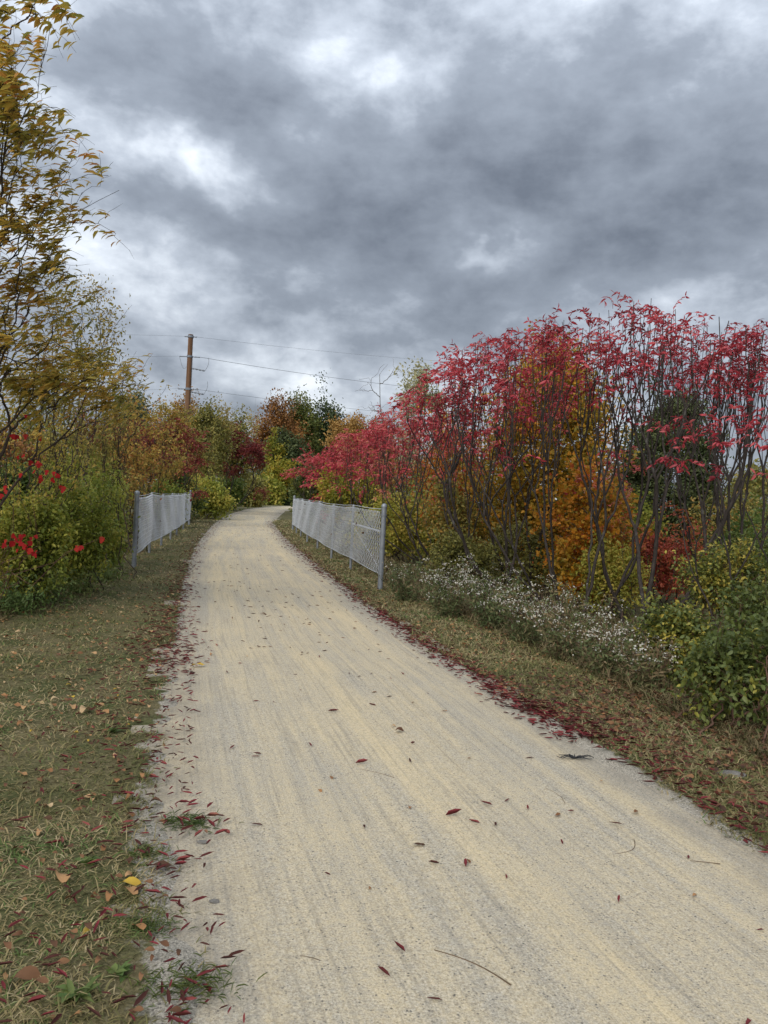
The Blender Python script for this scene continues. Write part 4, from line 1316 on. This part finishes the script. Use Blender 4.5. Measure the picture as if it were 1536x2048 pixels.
# green grass tufts and rosettes in the grit
for i, (px, pyq, rad, lb, ros) in enumerate([(375, 1650, .13, 'green grass tuft in the grit beside a heap of red leaflets', False), (370, 1985, .14, 'green grass tuft on the path margin at the bottom', False),
                                             (150, 2015, .12, 'broad-leaved green rosette at the bottom edge', True), (285, 1715, .10, 'small grass tuft left of the curled brown leaf', False),
                                             (235, 1960, .07, 'tiny green rosette above the bottom rosette', True), (225, 1465, .10, 'small green rosette in the dry turf', True),
                                             (290, 1860, .10, 'grass tuft below the yellow leaf', False), (170, 1740, .08, 'green leafy rosette between tan leaves', True)]):
    p = G(px, pyq)
    base = np.array([p[0], p[1], float(max(GZ(*p), .004))])
    root = thing('grass_tuft' if not ros else 'weed_rosette', lb, 'grass tuft' if not ros else 'weed', base)
    k_ = 18 if ros else 260
    a = R.uniform(0, 6.28, k_)
    d = norm(np.stack([np.cos(a), np.sin(a), R.uniform(.1, .9, k_)], -1))
    q = R.normal(size=(k_, 3)) * np.array([rad * .55, rad * .35, 0]) * (.2 if ros else 1)
    q[:, 2] = .002
    V, F, rr = leaves(T_LENS, q, d, norm(np.array([0, 0, 1.]) + R.normal(size=(k_, 3)) * .2), rad * (.7 if ros else .42) * R.uniform(.4, 1.1, k_), (.022 if ros else .0032) * R.uniform(.7, 1.2, k_), R.uniform(0, .9, k_))
    tag(obj('foliage', mk('foliage', V, F, 'weed', rr), root), kind='stuff')


# ------------------------------------------------------------------ fallen leaves
def surf(x, y):
    on = np.minimum(x - edgeL(y), edgeR(y) - x)
    zp = .004 * vnoise(x, y * .25, 2.6) + .008
    return np.maximum(gz(x, y), np.where(on > -.3, zp, -9))


def lay(n, x, y, lift=.012):
    pos = np.stack([x, y, surf(x, y) + lift * R.uniform(.2, 1, n)], -1)
    a = R.uniform(0, 6.28, n)
    d = np.stack([np.cos(a), np.sin(a), R.normal(size=n) * .10], -1)
    nr = norm(np.stack([R.normal(size=n) * .35, R.normal(size=n) * .35, np.ones(n)], -1))
    return pos, d, nr


def litter(name, n, x, y, mat, tm, L, wr, label, lift=.012):
    pos, d, nr = lay(n, x, y, lift)
    ln = L * R.uniform(.6, 1.3, n)
    V, F, rr = leaves(tm, pos, d, nr, ln, ln * wr, R.uniform(0, .99, n))
    tag(obj(name, mk(name, V, F, mat, rr)), label, 'leaf litter', kind='stuff')


# narrow red leaflets drifted along both edges
n = 3600
y = inview_y(n, 5.2, 42, 1.25)
x = edgeR(y) + .03 + R.normal(size=n) * np.interp(y, [5, 12, 40], [.09, .10, .24]) + .07 * np.abs(R.normal(size=n)) + .05 * vnoise(y * 3, y, 1)
litter('leaf_litter', n, x, y, 'fall_red', T_CURL, .066, .26, 'drift of narrow red leaflets along the trail edge under the sumacs')
n = 650
y = R.uniform(2.6, 6.2, n)
x = edgeR(y) + .10 + np.abs(R.normal(size=n)) * .34 - .08
litter('leaf_litter', n, x, y, 'fall_red', T_CURL, .066, .26, 'red leaflets strewn on the near verge by the corner bush', .05)
n = 2000
y = inview_y(n, 6.5, 40, 1.2)
x = edgeL(y) - .05 + R.normal(size=n) * np.interp(y, [6, 14, 40], [.17, .12, .25]) - .14 * np.abs(R.normal(size=n))
litter('leaf_litter', n, x, y, 'fall_red', T_CURL, .062, .26, 'drift of narrow red leaflets along the edge by the pale fence')
n = 800
y = R.uniform(1.9, 8, n)
x = edgeL(y) - .0 - np.abs(R.normal(size=n)) * .55 + .12
litter('leaf_litter', n, x, y, 'fall_red', T_CURL, .055, .25, 'red leaflets strewn over the near grass verge', .04)
n = 900
y = inview_y(n, 5.5, 36, 1.4)
x = edgeR(y) + .12 + R.uniform(0, 1, n) * 1.3
litter('leaf_litter', n, x, y, 'fall_tan', T_OVAL, .045, .55, 'tan and brown leaves in the grass under the sumacs', .03)
n = 1900
y = R.uniform(2.6, 7.0, n)
x = edgeR(y) + .15 + R.uniform(0, 1, n) ** .7 * 1.7
litter('leaf_litter', n, x, y, 'fall_brown', T_OVAL, .05, .5, 'brown leaves under the corner bush', .06)
n = 800
y = inview_y(n, 5, 36, 1.4)
x = edgeL(y) - .1 - R.uniform(0, 1, n) * 3.0
litter('leaf_litter', n, x, y, 'fall_tan', T_OVAL, .048, .55, 'tan and brown leaves scattered over the wide grass verge', .03)
n = 260
y = inview_y(n, 7.5, 60, 1.5)
x = edgeL(y) + R.uniform(.15, .95, n) * (edgeR(y) - edgeL(y))
litter('leaf_litter', n, x, y, 'fall_brown', T_CURL, .06, .3, 'small brown leaf bits strewn over the far trail')

n = 1400
y = inview_y(n, 3, 36, 1.4)
x = edgeR(y) + .10 + R.uniform(0, 1, n) * 1.5
litter('leaf_litter', n, x, y, 'fall_brown', T_OVAL, .045, .5, 'dull brown leaves sunk in the grass under the sumacs', .06)
n = 900
y = inview_y(n, 2.2, 30, 1.4)
x = edgeL(y) - .05 - R.uniform(0, 1, n) * 2.6
litter('leaf_litter', n, x, y, 'fall_brown', T_OVAL, .040, .5, 'dull brown leaves sunk in the wide grass verge', .05)
# single leaves near the camera
ME_RED = []
for k_ in range(5):
    tv = T_CURL[0].copy()
    tv[:, 2] *= .6 + .35 * k_
    tv[:, 0] += .10 * (k_ - 2) * tv[:, 1] ** 2
    v_, f_, r_ = leaves((tv, T_CURL[1]), np.zeros((1, 3)), np.array([[0, 1., 0]]), np.array([[0, 0, 1.]]), 1.0, .26 + .02 * k_, np.array([k_ / 5.5]))
    ME_RED.append(mk('fallen_leaf', v_, f_, 'fall_red', r_))
ME_TAN, ME_YEL, ME_BRN = [], [], []
for k_ in range(5):
    tv = T_OVAL[0].copy()
    tv[:, 2] *= .3 + .3 * k_
    tv[:, 2] += .06 * np.sin(tv[:, 0] * 9 + k_) * np.sin(tv[:, 1] * 7 + k_)
    tv[:, 0] += .12 * np.sin(tv[:, 1] * 3 + k_)
    for lst, mt in ((ME_TAN, 'fall_tan'), (ME_YEL, 'fall_yellow'), (ME_BRN, 'fall_brown')):
        v_, f_, r_ = leaves((tv, T_OVAL[1]), np.zeros((1, 3)), np.array([[0, 1., 0]]), np.array([[0, 0, 1.]]), 1.0, .42 + .05 * k_, np.array([k_ / 5.5]))
        lst.append(mk('fallen_leaf', v_, f_, mt, r_))


def drop(me_, x, y, size, label, group, lift=.008, ang=None):
    a = R.uniform(0, 6.28) if ang is None else ang
    o = obj('fallen_leaf', me_)
    p = (x, y, float(surf(np.array([x]), np.array([y]))[0]) + lift)
    set_axes(o, np.array([math.cos(a), math.sin(a), R.normal() * .06]), norm(np.array([R.normal() * .12, R.normal() * .12, 1])), size, p)
    tag(o, label, 'leaf', group)
    return o


pick = lambda lst: lst[int(R.integers(0, len(lst)))]
for k_ in range(46):
    y = float(inview_y(1, 2.4, 8, 1.3)[0])
    x = float(edgeL(y) + R.uniform(.12, .95) * (edgeR(y) - edgeL(y)))
    drop(pick(ME_RED), x, y, R.uniform(.035, .07), 'single curled red leaflet lying on the bare crushed stone', 'red leaflets on the bare path')
for k_ in range(16):
    y = float(inview_y(1, 2.4, 8, 1.3)[0])
    x = float(edgeL(y) + R.uniform(.1, .95) * (edgeR(y) - edgeL(y)))
    drop(pick(ME_TAN), x, y, R.uniform(.025, .05), 'small tan leaf lying on the bare crushed stone', 'tan leaves on the bare path')
for k_ in range(60):
    y = float(R.uniform(1.95, 4.6))
    x = float(edgeL(y) - abs(R.normal()) * .38 + .10)
    drop(pick(ME_RED), x, y, R.uniform(.04, .075), 'curled red leaflet in the grit and grass of the near wide verge', 'red leaflets on the near wide verge', .018)
for k_ in range(62):
    y = float(R.uniform(1.95, 5.5))
    x = float(edgeL(y) - R.uniform(.15, 1.6))
    drop(pick(ME_TAN), x, y, R.uniform(.035, .075), 'broad tan leaf in the near grass of the wide verge', 'tan leaves on the near wide verge', .014)
for k_ in range(14):
    y = float(R.uniform(2.0, 6.0))
    x = float(edgeL(y) - R.uniform(.05, 1.4))
    drop(pick(ME_YEL), x, y, R.uniform(.03, .05), 'small yellow leaf in the near grass of the wide verge', 'yellow leaves on the near wide verge', .014)
for k_ in range(40):
    y = float(R.uniform(3.2, 5.8))
    x = float(edgeR(y) + R.uniform(-.05, .9))
    drop(pick(ME_RED), x, y, R.uniform(.035, .07), 'curled red leaflet on the near verge before the corner bush', 'red leaflets on the near narrow verge', .018)
for px, pyq, me_, s_, lb, a_ in [(237, 1782, ME_YEL[2], .085, 'bright yellow leaf at the margin of the path near the bottom', .2), (290, 1750, ME_BRN[1], .11, 'large curled brown leaf just above the bright yellow leaf', .1),
                                 (130, 1785, ME_TAN[3], .10, 'broad tan leaf in the grass left of the bright yellow leaf', 2.2), (170, 1432, ME_TAN[4], .12, 'large crumpled pinkish tan leaf in the dry turf', 1.8),
                                 (985, 1618, ME_RED[1], .075, 'dark red leaf in the middle of the path', 2.6), (890, 1640, ME_RED[4], .09, 'bent dark red leaf on the path, second from the middle', .3),
                                 (960, 1655, ME_RED[3], .06, 'pinkish red leaflet on the path below the two dark ones', 2.8), (790, 1470, ME_BRN[3], .07, 'crumpled brown leaf on the path near a thin stalk', .5),
                                 (655, 1428, ME_RED[2], .085, 'bright red leaflet pair on the path ahead', .2), (1270, 1632, ME_TAN[0], .055, 'round rusty leaf near the path edge by the corner', 1.2),
                                 (1245, 1655, ME_RED[0], .07, 'pink-red leaf next to the round rusty leaf', 2.9), (520, 1232, ME_BRN[2], .09, 'lone dark brown leaf on the path before the fences', .4),
                                 (383, 1336, ME_YEL[1], .12, 'pale yellow leaf at the path edge, halfway to the pale fence', .1), (825, 1697, ME_BRN[0], .06, 'thin grey-brown leaf in the centre of the path', .0),
                                 (710, 1533, ME_RED[4], .08, 'dark red curled leaf at the end of a stalk', .2), (265, 2035, ME_RED[0], .09, 'red and pink leaf at the bottom edge of the picture', 1.3),
                                 (20, 1985, ME_BRN[3], .09, 'dark brown leaf at the bottom corner', .4), (300, 1620, ME_BRN[4], .07, 'dark crumpled leaf left of the red leaflet heap', .9)]:
    p = G(px, pyq)
    drop(me_, p[0], p[1], s_, lb, None, .014, a_)
# a heap of red leaflets at the margin
for k_ in range(16):
    p = G(415 + R.normal() * 28, 1655 + R.normal() * 18)
    drop(pick(ME_RED), float(p[0]), float(p[1]), R.uniform(.045, .08), 'red leaflet in the small heap beside the green grass tuft', 'heap of red leaflets by the tuft', .015)


def stick(px0, py0, px1, py1, rad, bend, label):
    a, b = G(px0, py0), G(px1, py1)
    t_ = np.linspace(0, 1, 9)
    m_ = np.array([-(b - a)[1], (b - a)[0]])
    xy = a + (b - a) * t_[:, None] + m_ * (np.sin(t_ * np.pi) * bend)[:, None]
    z = surf(xy[:, 0], xy[:, 1]) + rad * 1.2
    P_ = np.column_stack([xy, z])
    o0 = P_[0].copy()
    V, F = tubes((P_ - o0)[None], np.linspace(rad * .5, rad, 9)[None], 6)
    tag(obj('twig', mk('twig', V, F, 'twig', smooth=True), None, tuple(o0)), label, 'twig', 'twigs on the path')


for s_ in [(868, 1907, 1022, 1978, .0032, .08, 'long curved twig lying on the path near the bottom'), (720, 1542, 788, 1560, .0028, .05, 'leaf stalk beside a dark red curled leaf'),
           (775, 1635, 805, 1660, .002, .1, 'short thin stalk in the middle of the path'), (1090, 1578, 1130, 1610, .0018, .12, 'fine curved stalk on the path toward the corner'),
           (1230, 1710, 1268, 1682, .002, -.18, 'curved pale stalk near the path edge by the corner'), (868, 1668, 902, 1672, .002, .05, 'short straight stalk below the bent red leaf'),
           (1265, 1830, 1278, 1790, .0015, .1, 'fine pale stalk in the lower right of the path'), (735, 1472, 800, 1468, .002, .04, 'thin stalk touching the crumpled brown leaf'),
           (1380, 1725, 1440, 1732, .002, .02, 'thin dark stalk close to the near path edge'), (800, 1548, 830, 1550, .0018, .02, 'tiny stalk right of the dark red curled leaf'),
           (600, 1915, 640, 1925, .0012, .05, 'hair-thin stalk on the gritty side of the path')]:
    stick(*s_)
# black shrivelled stalk cluster on the path edge
p = G(1150, 1520)
base = np.array([p[0], p[1], float(surf(np.array([p[0]]), np.array([p[1]]))[0])])
root = thing('seed_head', 'shrivelled black sumac stalk lying near the path edge', 'twig', base)
st = [curve(R, np.array([0, 0, .008]), norm(np.array([math.cos(a), math.sin(a) * .4, .5])), np.array([math.cos(a) * .12, math.sin(a) * .04, .015]), .05) for a in np.linspace(-.5, 3.6, 9)]
V, F = tubes(np.array(st), np.tile(np.linspace(.005, .002, NP_), (len(st), 1)), 5)
obj('stalk', mk('stalk', V, F, 'tag', smooth=True), root)
# half-buried stones
for px, pyq, s_, lb in [(1465, 1558, .085, 'flat grey stone half buried in the verge by the corner bush'), (405, 1688, .022, 'dark little stone in the grit by the leaflet heap'), (428, 1806, .018, 'black pebble on the path margin')]:
    p = G(px, pyq)
    d = rvec(R, 40)
    import bmesh
    bm = bmesh.new()
    for q in d:
        bm.verts.new(q * np.array([s_ * 1.3, s_ * .8, s_ * .35]) * R.uniform(.85, 1.05))
    bmesh.ops.convex_hull(bm, input=bm.verts)
    me = bpy.data.meshes.new('stone')
    bm.to_mesh(me)
    bm.free()
    me.materials.append(M['stone'])
    tag(obj('stone', me, None, (p[0], p[1], float(surf(np.array([p[0]]), np.array([p[1]]))[0]) + s_ * .05)), lb, 'stone')
